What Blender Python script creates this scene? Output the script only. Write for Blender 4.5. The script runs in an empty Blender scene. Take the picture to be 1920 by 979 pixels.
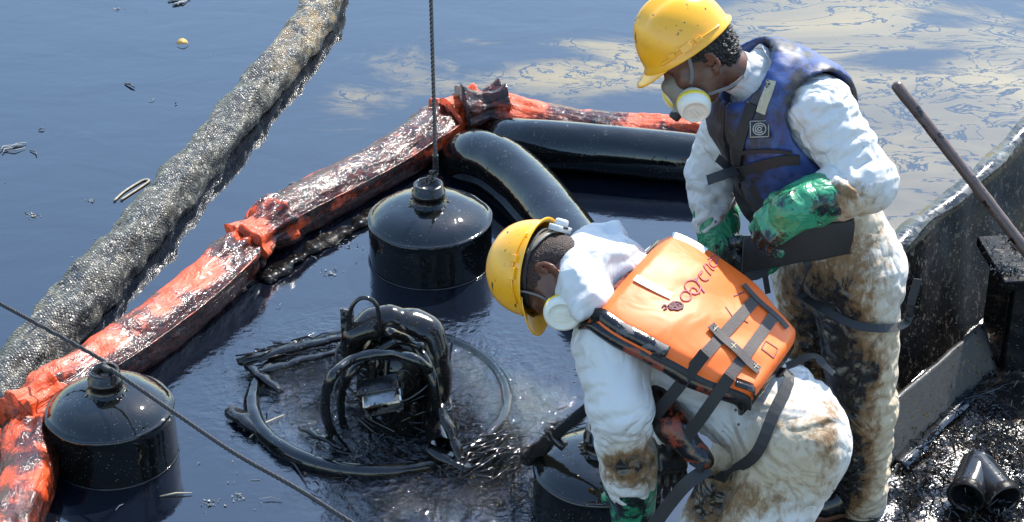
import bpy, bmesh, math, random
import numpy as np
from mathutils import Matrix, Vector

random.seed(7)
rng = np.random.default_rng(7)
S = bpy.context.scene
COL = S.collection
R = math.radians

# ------------------------------------------------------------------ camera
PITCH, FPX, CAMH = R(31.0), 4000.0, 4.06
cam_d = bpy.data.cameras.new("camera")
cam_d.sensor_width = 36.0
cam_d.lens = 36.0 * FPX / 1920.0
cam_d.clip_start, cam_d.clip_end = 0.1, 4000.0
cam = bpy.data.objects.new("camera", cam_d)
COL.objects.link(cam)
cam.location = (0, 0, CAMH)
cam.rotation_euler = (R(90) - PITCH, 0, 0)
S.camera = cam

# ------------------------------------------------------------------ sky, sun, exposure
SUN_DIR = Vector((0.34, 0.55, 0.76)).normalized()
world = bpy.data.worlds.new("World")
S.world = world
world.use_nodes = True
wn = world.node_tree.nodes
bgn = wn["Background"]
sky = wn.new("ShaderNodeTexSky")
sky.sky_type = 'NISHITA'
sky.sun_disc = False
sky.sun_elevation = math.asin(SUN_DIR.z)
sky.sun_rotation = math.atan2(SUN_DIR.x, SUN_DIR.y)
sky.air_density, sky.dust_density, sky.ozone_density = 1.5, 0.55, 4.5
world.node_tree.links.new(sky.outputs[0], bgn.inputs[0])
bgn.inputs[1].default_value = 0.15
sd = bpy.data.lights.new("sun", 'SUN')
sd.energy, sd.angle, sd.color = 3.8, R(0.53), (1.0, 0.95, 0.86)
sun = bpy.data.objects.new("sun", sd)
COL.objects.link(sun)
sun.rotation_euler = SUN_DIR.to_track_quat('Z', 'Y').to_euler()
sun.location = (3, 3, 8)
S.view_settings.view_transform = 'Standard'
S.view_settings.look = 'None'
S.view_settings.exposure = 1.3
S.view_settings.gamma = 1.0
S.cycles.max_bounces = 6

# ------------------------------------------------------------------ picture measurements -> places in the world
CAM = np.array([0, 0, CAMH])
FWD = np.array([0, math.cos(PITCH), -math.sin(PITCH)])
RGT = np.array([1.0, 0, 0])
UPC = np.array([0, math.sin(PITCH), math.cos(PITCH)])
TOC = -FWD                                            # towards the viewer
def ray(u, v): return FWD + RGT * (u - 960) / FPX - UPC * (v - 489.5) / FPX
def G(u, v, h=0.0):                                    # on the level h above the water
    d = ray(u, v); return CAM + d * ((h - CAMH) / d[2])
def W(u, v, y):                                        # on the upright plane at distance y
    d = ray(u, v); return CAM + d * (y / d[1])
def pix(P):
    P = np.asarray(P, float) - CAM
    z = P @ FWD
    return 960 + FPX * (P @ RGT) / z, 489.5 - FPX * (P @ UPC) / z
def ax(v): return RGT * v[0] + UPC * v[1] + TOC * v[2]  # camera-axis direction to world
def nrm(v): v = np.asarray(v, float); return v / max(1e-9, np.linalg.norm(v))

# ------------------------------------------------------------------ noise
_perm = np.random.default_rng(3).permutation(256)
_perm = np.concatenate([_perm, _perm, _perm])
_grad = np.random.default_rng(4).normal(size=(256, 3)); _grad /= np.linalg.norm(_grad, axis=1)[:, None]
def noise(P, sc=1.0, seed=0.0):
    P = np.asarray(P, float) * sc + seed * 17.31
    i = np.floor(P).astype(int); f = P - i; i &= 255
    w = f * f * f * (f * (f * 6 - 15) + 10)
    out = 0
    for dx in (0, 1):
        for dy in (0, 1):
            for dz in (0, 1):
                h = _perm[_perm[_perm[i[:, 0] + dx] + i[:, 1] + dy] + i[:, 2] + dz]
                g = (_grad[h] * (f - np.array([dx, dy, dz]))).sum(1)
                k = (w[:, 0] if dx else 1 - w[:, 0]) * (w[:, 1] if dy else 1 - w[:, 1]) * (w[:, 2] if dz else 1 - w[:, 2])
                out = out + g * k
    return out * 1.6
def fbm(P, sc=1.0, seed=0.0, o=3):
    return sum(noise(P, sc * 2 ** k, seed + k) / 2 ** k for k in range(o))
def ridge(P, sc=1.0, seed=0.0): return 1 - np.abs(noise(P, sc, seed)) * 2

# ------------------------------------------------------------------ scene graph helpers
def tag(o, label=None, cat=None, group=None, kind=None):
    for k, v in (("label", label), ("category", cat), ("group", group), ("kind", kind)):
        if v: o[k] = v
    return o
def place(o, parent):
    COL.objects.link(o)
    if parent is not None:
        o.parent = parent
        o.matrix_parent_inverse = Matrix.Translation(-Vector(parent["_at"])) if "_at" in parent else Matrix.Identity(4)
def empty(name, loc):
    o = bpy.data.objects.new(name, None)
    o.location = loc; o["_at"] = [float(c) for c in loc]
    o.empty_display_size = 0.1
    COL.objects.link(o)
    return o
def mesh(name, V, F, mat, parent=None, smooth=True, uv=None, attrs=None, origin=None):
    me = bpy.data.meshes.new(name)
    V = np.asarray(V, float)
    if origin is not None: V = V - np.asarray(origin)
    me.from_pydata(V.tolist(), [], [list(map(int, f)) for f in F] if not isinstance(F, np.ndarray) else F.tolist())
    if uv is not None:
        l = me.uv_layers.new(name="UVMap")
        idx = np.empty(len(me.loops), int); me.loops.foreach_get("vertex_index", idx)
        l.data.foreach_set("uv", np.asarray(uv, float)[idx].ravel())
    for k, a in (attrs or {}).items():
        at = me.attributes.new(k, 'FLOAT', 'POINT'); at.data.foreach_set("value", np.asarray(a, float))
    me.polygons.foreach_set("use_smooth", [smooth] * len(me.polygons))
    me.materials.append(mat)
    me.validate(); me.update()
    o = bpy.data.objects.new(name, me)
    if origin is not None: o.location = origin; o["_at"] = [float(c) for c in origin]
    place(o, parent)
    return o
def settle(o):                                          # drop the helper property at the end
    if "_at" in o: del o["_at"]

class MB:                                               # collects geometry into one mesh
    def __init__(s): s.V, s.F, s.U, s.n = [], [], [], 0
    def add(s, V, F, uv=None):
        V = np.asarray(V, float)
        s.V.append(V); s.U.append(np.zeros((len(V), 2)) if uv is None else np.asarray(uv))
        s.F += [[int(i) + s.n for i in f] for f in F]; s.n += len(V)
        return s
    def build(s, name, mat, parent=None, smooth=True, attrs=None, origin=None):
        V = np.concatenate(s.V)
        if callable(attrs): attrs = attrs(V)
        return mesh(name, V, s.F, mat, parent, smooth, np.concatenate(s.U), attrs, origin)

def frames(P):
    P = np.asarray(P, float); T = np.gradient(P, axis=0); T /= np.linalg.norm(T, axis=1)[:, None]
    return T
def spline(pts, n):                                     # Catmull-Rom
    P = np.asarray(pts, float)
    if len(P) == 2: return P[0] + (P[1] - P[0]) * np.linspace(0, 1, n)[:, None]
    Q = np.vstack([2 * P[0] - P[1], P, 2 * P[-1] - P[-2]])
    L = np.concatenate([[0], np.cumsum(np.linalg.norm(np.diff(P, axis=0), axis=1))]); 
    out = []
    for s in np.linspace(0, L[-1], n):
        k = min(len(P) - 2, max(0, np.searchsorted(L, s, side='right') - 1)); t = (s - L[k]) / max(1e-9, L[k + 1] - L[k])
        a, b, c, d = Q[k], Q[k + 1], Q[k + 2], Q[k + 3]
        out.append(.5 * ((2 * b) + (c - a) * t + (2 * a - 5 * b + 4 * c - d) * t * t + (3 * b - a - 3 * c + d) * t ** 3))
    return np.array(out)
def sweep(P, rad, n=16, up=(0, 0, 1), caps=True, fn=None, closed=False):
    """tube along P; fn(s_metres, theta) scales the radius; theta=0 along the side vector, pi/2 along up"""
    P = np.asarray(P, float); m = len(P); rad = np.broadcast_to(np.asarray(rad, float), (m,))
    T = frames(P)
    if closed: T = np.roll(P, -1, 0) - np.roll(P, 1, 0); T /= np.linalg.norm(T, axis=1)[:, None]
    up = np.asarray(up, float)
    if np.abs(T @ up).max() > .96:                      # transport frame
        N = np.zeros_like(P); a = nrm(np.cross(T[0], [.31, .92, .24])); N[0] = a
        for i in range(1, m): a = nrm(N[i - 1] - T[i] * (N[i - 1] @ T[i])); N[i] = a
    else:
        N = np.cross(T, up); N /= np.linalg.norm(N, axis=1)[:, None]
    B = np.cross(N, T)
    s = np.concatenate([[0], np.cumsum(np.linalg.norm(np.diff(P, axis=0), axis=1))])
    th = np.arange(n) / n * 2 * np.pi
    rr = rad[:, None] * np.ones((m, n))
    if fn is not None: rr = rr * fn(s[:, None], th[None, :])
    V = P[:, None, :] + rr[..., None] * (np.cos(th)[None, :, None] * N[:, None, :] + np.sin(th)[None, :, None] * B[:, None, :])
    uv = np.stack(np.broadcast_arrays(s[:, None], th[None, :] / (2 * np.pi)), -1).reshape(-1, 2)
    V = V.reshape(-1, 3); F = []
    for i in range(m if closed else m - 1):
        i2 = (i + 1) % m
        for j in range(n):
            j2 = (j + 1) % n
            F.append((i * n + j, i * n + j2, i2 * n + j2, i2 * n + j))
    if caps and not closed:
        F.append(tuple(range(n - 1, -1, -1))); F.append(tuple(range((m - 1) * n, m * n)))
    F = [f[::-1] for f in F]
    return V, F, uv
def lathe(prof, n=48, c=(0, 0, 0)):
    prof = np.asarray(prof, float); m = len(prof); th = np.arange(n) / n * 2 * np.pi
    V = np.stack([prof[:, 0:1] * np.cos(th), prof[:, 0:1] * np.sin(th), prof[:, 1:2] * np.ones(n)], -1).reshape(-1, 3) + np.asarray(c)
    F = [(i * n + j, i * n + (j + 1) % n, (i + 1) * n + (j + 1) % n, (i + 1) * n + j) for i in range(m - 1) for j in range(n)]
    uv = np.stack([np.tile(th / 6.283, m), np.repeat(np.arange(m) / m, n)], -1)
    return V, F, uv
def box(c, A, half):
    """oriented box, bevelled; A rows = axes"""
    A = np.asarray(A, float); h = np.asarray(half, float); b = min(h) * .18
    V, F = [], []
    idx = {}
    for k in range(3):
        for sg in (-1, 1):
            for p, q in ((-1, -1), (1, -1), (1, 1), (-1, 1)):
                l = np.zeros(3); l[k] = sg * h[k]; l[(k + 1) % 3] = p * (h[(k + 1) % 3] - b); l[(k + 2) % 3] = q * (h[(k + 2) % 3] - b)
                idx[(k, sg, p, q)] = len(V); V.append(np.asarray(c) + l @ A)
            f = [idx[(k, sg, p, q)] for p, q in ((-1, -1), (1, -1), (1, 1), (-1, 1))]
            F.append(f if sg > 0 else f[::-1])
    bm_ = bmesh.new(); bv = [bm_.verts.new(v) for v in V]
    r = bmesh.ops.convex_hull(bm_, input=bv); bm_.verts.ensure_lookup_table(); bm_.verts.index_update()
    bmesh.ops.dissolve_limit(bm_, angle_limit=.02, verts=bm_.verts[:], edges=bm_.edges[:])
    bm_.verts.index_update()
    V = [v.co[:] for v in bm_.verts]; F = [[v.index for v in f.verts] for f in bm_.faces]; bm_.free()
    return np.array(V), F
def ribbon(P, width, N, th=.003, wdir=None):
    """flat strap along P; N = outward normals (or one vector)"""
    P = np.asarray(P, float); m = len(P); T = frames(P)
    N = np.broadcast_to(np.asarray(N, float), (m, 3))
    Sd = np.cross(T, N); Sd /= np.linalg.norm(Sd, axis=1)[:, None]
    Nn = np.cross(Sd, T)
    w = np.broadcast_to(np.asarray(width, float), (m,))[:, None] / 2
    a, b = P + Sd * w + Nn * th / 2, P - Sd * w + Nn * th / 2
    c, d = P - Sd * w - Nn * th / 2, P + Sd * w - Nn * th / 2
    V = np.stack([a, b, c, d], 1).reshape(-1, 3)
    F = []
    for i in range(m - 1):
        for j in range(4): F.append((i * 4 + j, i * 4 + (j + 1) % 4, i * 4 + 4 + (j + 1) % 4, i * 4 + 4 + j))
    F += [(3, 2, 1, 0), (4 * m - 4, 4 * m - 3, 4 * m - 2, 4 * m - 1)]
    s = np.concatenate([[0], np.cumsum(np.linalg.norm(np.diff(P, axis=0), axis=1))])
    uv = np.stack([np.repeat(s, 4), np.tile([0, 1, 1, 0], m)], -1)
    return V, F, uv

# ------------------------------------------------------------------ implicit bodies (smooth union on a grid -> surface nets)
class Field:
    def __init__(s, lo, hi, h):
        s.lo, s.h = np.asarray(lo, float), h
        s.n = np.ceil((np.asarray(hi) - s.lo) / h).astype(int) + 1
        s.F = np.full(s.n, .25, np.float32)
    def blk(s, lo, hi):
        a = np.clip(np.floor((np.asarray(lo) - s.lo) / s.h).astype(int), 0, s.n); b = np.clip(np.ceil((np.asarray(hi) - s.lo) / s.h).astype(int) + 1, 0, s.n)
        sl = tuple(slice(i, j) for i, j in zip(a, b))
        g = [(s.lo[k] + s.h * np.arange(a[k], b[k])).astype(np.float32) for k in range(3)]
        X, Y, Z = np.meshgrid(*g, indexing='ij')
        return sl, np.stack([X, Y, Z], -1)
    def prim(s, pr, m=.1):
        lo, hi, fn = pr
        sl, P = s.blk(np.asarray(lo) - m, np.asarray(hi) + m)
        return sl, (fn(P) if P.size else None)
    def add(s, pr, k=.02):
        sl, d = s.prim(pr, .1 + k)
        if d is None: return s
        a = s.F[sl]; h = np.clip(.5 + .5 * (a - d) / k, 0, 1)
        s.F[sl] = a + (d - a) * h - k * h * (1 - h)
        return s
    def sub(s, pr, k=.01):
        sl, d = s.prim(pr, .1)
        if d is None: return s
        a = s.F[sl]; d = -d; h = np.clip(.5 - .5 * (a - d) / k, 0, 1)
        s.F[sl] = a + (d - a) * h + k * h * (1 - h)
        return s
    def clip(s, p, n, k=.01):                           # keep the half-space (x-p).n < 0
        _, P = s.blk(s.lo, s.lo + s.h * (s.n + 2))
        d = ((P - np.asarray(p, np.float32)) @ np.asarray(nrm(n), np.float32)); a = s.F
        h = np.clip(.5 - .5 * (a - d) / k, 0, 1)
        s.F = a + (d - a) * h + k * h * (1 - h)
        return s
    def grid(s): return s.blk(s.lo, s.lo + s.h * (s.n + 2))[1]
    def copy(s):
        o = Field.__new__(Field); o.lo, o.h, o.n, o.F = s.lo, s.h, s.n, s.F.copy(); return o
    def surface(s):
        F = s.F; h = s.h; I = F < 0
        c = [F[i:F.shape[0] - 1 + i, j:F.shape[1] - 1 + j, k:F.shape[2] - 1 + k] for i in (0, 1) for j in (0, 1) for k in (0, 1)]
        cnt = sum((q < 0).astype(np.int8) for q in c); act = (cnt > 0) & (cnt < 8)
        ids = -np.ones(act.shape, int); ids[act] = np.arange(act.sum())
        cv = np.stack([q[act] for q in c], 1)
        off = np.array([(i, j, k) for i in (0, 1) for j in (0, 1) for k in (0, 1)], float)
        ps = np.zeros((len(cv), 3)); pc = np.zeros(len(cv))
        for a in range(8):
            for b in range(a + 1, 8):
                if np.abs(off[a] - off[b]).sum() != 1: continue
                x = (cv[:, a] < 0) != (cv[:, b] < 0); t = cv[:, a] / np.where(x, cv[:, a] - cv[:, b], 1)
                ps[x] += off[a] + (off[b] - off[a]) * t[x, None]; pc[x] += 1
        V = s.lo + h * (np.argwhere(act) + ps / pc[:, None])
        Q = []
        for axn in range(3):
            o1, o2 = [(1, 2), (2, 0), (0, 1)][axn]
            sa = [slice(1, -1)] * 3; sa[axn] = slice(0, -1); sb = list(sa); sb[axn] = slice(1, None)
            A, B = I[tuple(sa)], I[tuple(sb)]
            for flip in (0, 1):
                e = np.argwhere((A & ~B) if not flip else (~A & B))
                st = np.array([1, 1, 1]); st[axn] = 0; e = e + st
                d1 = np.zeros(3, int); d1[o1] = 1; d2 = np.zeros(3, int); d2[o2] = 1
                q = [e - d1 - d2, e - d2, e, e - d1]
                q = np.stack([ids[x[:, 0], x[:, 1], x[:, 2]] for x in q], 1)
                Q.append(q[:, ::-1] if flip else q)
        Q = np.concatenate(Q)
        return V, Q[(Q >= 0).all(1)]
def vnormals(V, Q):
    n = np.cross(V[Q[:, 2]] - V[Q[:, 0]], V[Q[:, 3]] - V[Q[:, 1]]); N = np.zeros_like(V)
    for j in range(4): np.add.at(N, Q[:, j], n)
    return N / np.maximum(1e-9, np.linalg.norm(N, axis=1))[:, None]
def relax(V, Q, it=2, f=.5):
    for _ in range(it):
        A = np.zeros_like(V); c = np.zeros(len(V))
        for a, b in ((0, 1), (1, 2), (2, 3), (3, 0)):
            np.add.at(A, Q[:, a], V[Q[:, b]]); np.add.at(A, Q[:, b], V[Q[:, a]])
            np.add.at(c, Q[:, a], 1); np.add.at(c, Q[:, b], 1)
        V = V + f * (A / np.maximum(c, 1)[:, None] - V)
    return V
def cone(a, b, ra, rb, flat=None, fs=1.0):
    """tapered capsule; flat=(dir) scaled by fs (<1 thinner)"""
    a, b = np.asarray(a, np.float32), np.asarray(b, np.float32); r = max(ra, rb)
    fd = None if flat is None else np.asarray(nrm(flat), np.float32)
    def fn(P):
        ba = b - a; q = P - a
        if fd is not None:
            bb = ba - fd * (ba @ fd) if False else ba
            t = np.clip((q @ bb) / max(1e-9, bb @ bb), 0, 1)
            w = q - t[..., None] * bb; x = w @ fd
            w = w + fd * (x * (1 / fs - 1))[..., None]
            l = np.sqrt((w * w).sum(-1)); rr = ra + (rb - ra) * t
            d = l - rr
            return np.where(d > 0, d * np.where(np.abs(x) > .5 * l, min(1, fs), 1), d).astype(np.float32)
        t = np.clip((q @ ba) / max(1e-9, ba @ ba), 0, 1)
        w = q - t[..., None] * ba
        return np.sqrt((w * w).sum(-1)) - (ra + (rb - ra) * t)
    r *= max(1, fs)
    return np.minimum(a, b) - r, np.maximum(a, b) + r, fn
def ell(c, A, rad):
    c = np.asarray(c, np.float32); A = np.asarray([nrm(x) for x in A], np.float32); rad = np.asarray(rad, np.float32); r = float(max(rad))
    def fn(P):
        q = (P - c) @ A.T; k0 = np.sqrt(((q / rad) ** 2).sum(-1)); k1 = np.sqrt(((q / rad ** 2) ** 2).sum(-1))
        return k0 * (k0 - 1) / np.maximum(k1, 1e-6)
    return c - r, c + r, fn
def rbox(c, A, half, r=.01):
    c = np.asarray(c, np.float32); A = np.asarray([nrm(x) for x in A], np.float32); hh = np.asarray(half, np.float32) - r; R_ = float(np.linalg.norm(half))
    def fn(P):
        q = np.abs((P - c) @ A.T) - hh
        return np.sqrt((np.maximum(q, 0) ** 2).sum(-1)) + np.minimum(q.max(-1), 0) - r
    return c - R_, c + R_, fn
# ------------------------------------------------------------------ materials
class NT:
    def __init__(s, name):
        s.m = bpy.data.materials.new(name); s.m.use_nodes = True
        s.t = s.m.node_tree; s.b = s.t.nodes["Principled BSDF"]
        s.co = s.t.nodes.new("ShaderNodeTexCoord"); s.geo = s.t.nodes.new("ShaderNodeNewGeometry")
        s.P = s.geo.outputs["Position"]; s.UV = s.co.outputs["UV"]; s.O = s.co.outputs["Object"]
    def put(s, sock, v):
        if hasattr(v, "links") or isinstance(v, bpy.types.NodeSocket): s.t.links.new(v, sock)
        elif isinstance(v, (tuple, list)) and len(v) == 3 and sock.type == 'RGBA': sock.default_value = (*v, 1)
        else: sock.default_value = v
    def node(s, ty, ins=(), out=0, **kw):
        n = s.t.nodes.new(ty)
        for k, v in kw.items(): setattr(n, k, v)
        for k, v in (ins.items() if isinstance(ins, dict) else enumerate(ins)): s.put(n.inputs[k], v)
        return n.outputs[out]
    def math(s, op, a, b=0.0, clamp=False): return s.node("ShaderNodeMath", (a, b), operation=op, use_clamp=clamp)
    def scale(s, vec, v): return s.node("ShaderNodeVectorMath", {0: vec, 1: v}, operation='MULTIPLY')
    def addv(s, a, b): return s.node("ShaderNodeVectorMath", {0: a, 1: b}, operation='ADD')
    def noise(s, vec, sc, det=3.0, rough=.55, dist=0.0, out=0): return s.node("ShaderNodeTexNoise", {"Vector": vec, "Scale": sc, "Detail": det, "Roughness": rough, "Distortion": dist}, out)
    def vor(s, vec, sc, feat='F1', out=0, rnd=1.0): return s.node("ShaderNodeTexVoronoi", {"Vector": vec, "Scale": sc, "Randomness": rnd}, out, feature=feat)
    def wave(s, vec, sc, dist=0.0, det=2.0, dirn='X', prof='SIN'): return s.node("ShaderNodeTexWave", {"Vector": vec, "Scale": sc, "Distortion": dist, "Detail": det}, 1, bands_direction=dirn, wave_profile=prof)
    def ss(s, x, a, b, lo=0.0, hi=1.0): return s.node("ShaderNodeMapRange", {0: x, 1: a, 2: b, 3: lo, 4: hi}, interpolation_type='SMOOTHSTEP')
    def mix(s, f, a, b):
        n = s.t.nodes.new("ShaderNodeMix"); n.data_type = 'RGBA'
        s.put(n.inputs[0], f); s.put(n.inputs[6], a); s.put(n.inputs[7], b); return n.outputs[2]
    def mixf(s, f, a, b):
        n = s.t.nodes.new("ShaderNodeMix"); s.put(n.inputs[0], f); s.put(n.inputs[2], a); s.put(n.inputs[3], b); return n.outputs[0]
    def attr(s, nm): return s.node("ShaderNodeAttribute", out=2, attribute_name=nm)
    def ramp(s, x, stops, interp='LINEAR'):
        n = s.t.nodes.new("ShaderNodeValToRGB"); n.color_ramp.interpolation = interp; s.put(n.inputs[0], x)
        e = n.color_ramp.elements
        while len(e) < len(stops): e.new(.5)
        for q, (p, c) in zip(e, stops): q.position = p; q.color = (*c, 1)
        return n.outputs[0]
    def bump(s, h, st=.5, dist=.01, prev=None):
        n = s.t.nodes.new("ShaderNodeBump"); s.put(n.inputs["Strength"], st); s.put(n.inputs["Distance"], dist); s.put(n.inputs["Height"], h)
        if prev is not None: s.put(n.inputs["Normal"], prev)
        return n.outputs[0]
    def fin(s, **kw):
        nm = {"col": "Base Color", "ro": "Roughness", "me": "Metallic", "no": "Normal", "ior": "IOR", "coat": "Coat Weight", "coatr": "Coat Roughness", "spec": "Specular IOR Level", "sheen": "Sheen Weight", "sss": "Subsurface Weight", "coatn": "Coat Normal", "tr": "Transmission Weight", "al": "Alpha"}
        for k, v in kw.items(): s.put(s.b.inputs[nm[k]], v)
        return s.m

def oil(name, col=(.005, .005, .005), ro=.12, glints=1.0, ior=1.5, glint_flecks=.0, specks=.5):
    n = NT(name)
    big = n.noise(n.P, 5, 4); fine = n.noise(n.P, 60, 3)
    v = n.vor(n.P, 62); pick = n.ss(n.noise(n.P, 17, 3), .50, .62)
    spk = n.math('MULTIPLY', n.ss(v, .10, .26, 1, 0), pick)
    v2 = n.ss(n.vor(n.addv(n.P, (3.1, 1.7, .4)), 105), .07, .17, 1, 0); dot = n.math('MULTIPLY', v2, n.ss(n.noise(n.P, 9, 4, .7), .50, .60))
    b = n.bump(big, .22, .02); b = n.bump(fine, .10 * glints, .004, b); b = n.bump(spk, .9 * glints, .004, b)
    c = n.mix(n.ss(big, .45, .75), col, tuple(x * 1.8 + .001 for x in col))
    c = n.mix(n.math('MULTIPLY', dot, specks), c, (.42, .40, .38))  # pale dots: dried droplets with their sun glints painted into the colour
    if glint_flecks:  # sparkle painted into the colour as brown and pale flecks
        c = n.mix(n.math('MULTIPLY', n.ss(n.noise(n.P, 34, 5, .75), .575, .62), glint_flecks), c, (.20, .165, .13))
        c = n.mix(n.math('MULTIPLY', n.ss(n.noise(n.P, 70, 4, .75), .60, .66), glint_flecks), c, (.30, .27, .25))
    return n.fin(col=c, ro=n.ss(big, .3, .8, ro * .7, ro * 1.6), no=b, ior=ior)

def plain(name, col, ro=.5, var=.25, sc=12, bump=.2, me=0.0, oilamt=0.0, oilsc=9, coat=0.0, oilcol=(.008, .006, .005), bs=90):
    n = NT(name)
    c = n.mix(n.noise(n.P, sc, 4), tuple(x * (1 - var) for x in col), tuple(min(1, x * (1 + var)) for x in col))
    r = ro
    if oilamt:
        o = n.ss(n.noise(n.P, oilsc, 5, .65, .4), .72 - .5 * oilamt, .80 - .5 * oilamt)
        c = n.mix(o, c, oilcol); r = n.mixf(o, ro, .18)
    return n.fin(col=c, ro=r, me=me, no=n.bump(n.noise(n.P, bs, 3), bump, .003), coat=coat)

def mat_water():
    n = NT("oily_water")
    film = n.attr("film"); agi = n.attr("agit")
    st = n.scale(n.P, (.55, 1.0, 1.0))
    warp = n.node("ShaderNodeTexNoise", {"Vector": st, "Scale": .9, "Detail": 2.0}, 1)
    wp = n.addv(st, n.scale(warp, (.9, .9, 0)))
    a = n.noise(wp, 2.9, 8, .66, .8)
    b = n.noise(n.addv(n.scale(n.P, (1.4, 2.6, 1)), n.scale(warp, (1.6, 1.6, 0))), 2.4, 4, .6, 1.2)
    streak = n.math('ABSOLUTE', n.math('SUBTRACT', b, .5))
    d = n.math('ADD', n.math('SUBTRACT', film, .5), n.math('MULTIPLY', n.math('SUBTRACT', a, .5), 2.1))
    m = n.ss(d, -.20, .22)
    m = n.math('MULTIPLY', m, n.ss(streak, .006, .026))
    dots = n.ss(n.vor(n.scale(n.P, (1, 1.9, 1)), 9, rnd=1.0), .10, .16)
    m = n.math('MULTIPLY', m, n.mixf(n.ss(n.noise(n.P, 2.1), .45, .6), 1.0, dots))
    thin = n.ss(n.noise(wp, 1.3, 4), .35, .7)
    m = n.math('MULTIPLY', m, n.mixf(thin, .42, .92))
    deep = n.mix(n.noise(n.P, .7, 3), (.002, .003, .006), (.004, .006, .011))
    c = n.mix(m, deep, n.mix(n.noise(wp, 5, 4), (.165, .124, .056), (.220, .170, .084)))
    # long lazy ripples, and a churned patch round the pump
    r1 = n.noise(n.scale(n.P, (1.0, 1.8, 1)), 2.2, 3, .5, .4)
    r2 = n.noise(n.scale(n.P, (1.0, 1.5, 1)), 16, 4, .6, .8)
    r3 = n.noise(n.P, 55, 3, .6)
    bm = n.bump(r1, .10, .03)
    bm = n.bump(r2, n.math('ADD', n.math('MULTIPLY', agi, .5), .010), .06, bm)
    bm = n.bump(r3, n.math('ADD', n.math('MULTIPLY', agi, .7), .008), .026, bm)
    bm = n.bump(n.vor(n.addv(n.P, n.scale(n.node("ShaderNodeTexNoise", {"Vector": n.P, "Scale": 9.0}, 1), (.12, .12, 0))), 24), n.math('MULTIPLY', agi, .6), .035, bm)
    ro = n.mixf(m, .035, .42)
    return n.fin(col=c, ro=ro, ior=n.mixf(m, 1.86, 1.45), no=bm, spec=.5)

def mat_net():
    n = NT("netting")
    uv = n.UV
    sep = n.node("ShaderNodeSeparateXYZ", {0: uv}); 
    x = n.node("ShaderNodeSeparateXYZ", {0: uv}, 0); y = n.node("ShaderNodeSeparateXYZ", {0: uv}, 1)
    wob = n.math('MULTIPLY', n.math('SUBTRACT', n.noise(n.P, 9, 3), .5), .05)
    xs = n.math('ADD', n.math('MULTIPLY', x, 1.0), wob); ys = n.math('ADD', n.math('MULTIPLY', y, .66), wob)
    def band(e, k): return n.math('ABSOLUTE', n.math('SINE', n.math('MULTIPLY', e, k)))
    d1 = band(n.math('ADD', xs, ys), 240); d2 = band(n.math('SUBTRACT', xs, ys), 240)
    net = n.math('MINIMUM', d1, d2)
    line = n.ss(net, .10, .62)
    blot = n.noise(n.P, 7, 5, .7)
    oilm = n.attr("oil")
    fresh = n.math('SUBTRACT', 1.0, oilm)
    inside = n.mix(n.math('MULTIPLY', fresh, n.ss(blot, .25, .6)), (.075, .062, .043), (.44, .27, .09))
    inside = n.mix(n.ss(n.noise(n.P, 13, 5, .7), .46, .60), inside, (.014, .012, .010))
    inside = n.mix(n.math('MULTIPLY', n.ss(n.noise(n.P, 40, 4, .7), .52, .62), .8), inside, (.36, .33, .26))
    c = n.mix(line, (.010, .010, .010), inside)
    bm = n.bump(n.noise(n.P, 26, 4), .6, .02); bm = n.bump(net, .65, .005, bm); bm = n.bump(n.math('ABSOLUTE', n.math('SUBTRACT', n.noise(n.scale(n.UV, (14, 5, 1)), 1.0, 4, .6, 1.0), .5)), .4, .05, bm)
    return n.fin(col=c, ro=.26, no=bm, spec=.6)

def mat_boom():
    n = NT("orange_boom_fabric")
    oilm = n.attr("oil")
    st = n.scale(n.UV, (2.2, 1.2, 1))
    k = n.noise(n.P, 5.5, 6, .68, .5); fine = n.noise(n.P, 34, 5, .7)
    h = n.math('ADD', n.math('MULTIPLY', n.math('SUBTRACT', k, .5), 1.5), n.math('MULTIPLY', n.math('SUBTRACT', fine, .5), .7))
    m = n.ss(n.math('ADD', h, n.math('SUBTRACT', oilm, .5)), -.12, .20)
    org = n.mix(n.noise(n.P, 14, 4), (.50, .040, .008), (.70, .092, .016))
    scuff = n.math('MULTIPLY', n.ss(n.noise(n.P, 26, 6, .75), .58, .66), n.math('SUBTRACT', 1.0, m))
    org = n.mix(n.math('MULTIPLY', scuff, .55), org, (.50, .33, .25))
    ol = n.mix(n.ss(fine, .35, .7), (.010, .007, .006), (.10, .018, .008))
    c = n.mix(m, org, ol)
    bm = n.bump(n.noise(n.scale(n.UV, (9, 26, 1)), 1.0, 5, .6, .6), .55, .03); bm = n.bump(k, .4, .03, bm); bm = n.bump(fine, .30, .008, bm); bm = n.bump(n.vor(n.P, 80), .16, .003, bm)
    return n.fin(col=c, ro=n.mixf(m, .42, .12), no=bm, coat=.06, coatr=.12, ior=1.45)

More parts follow.
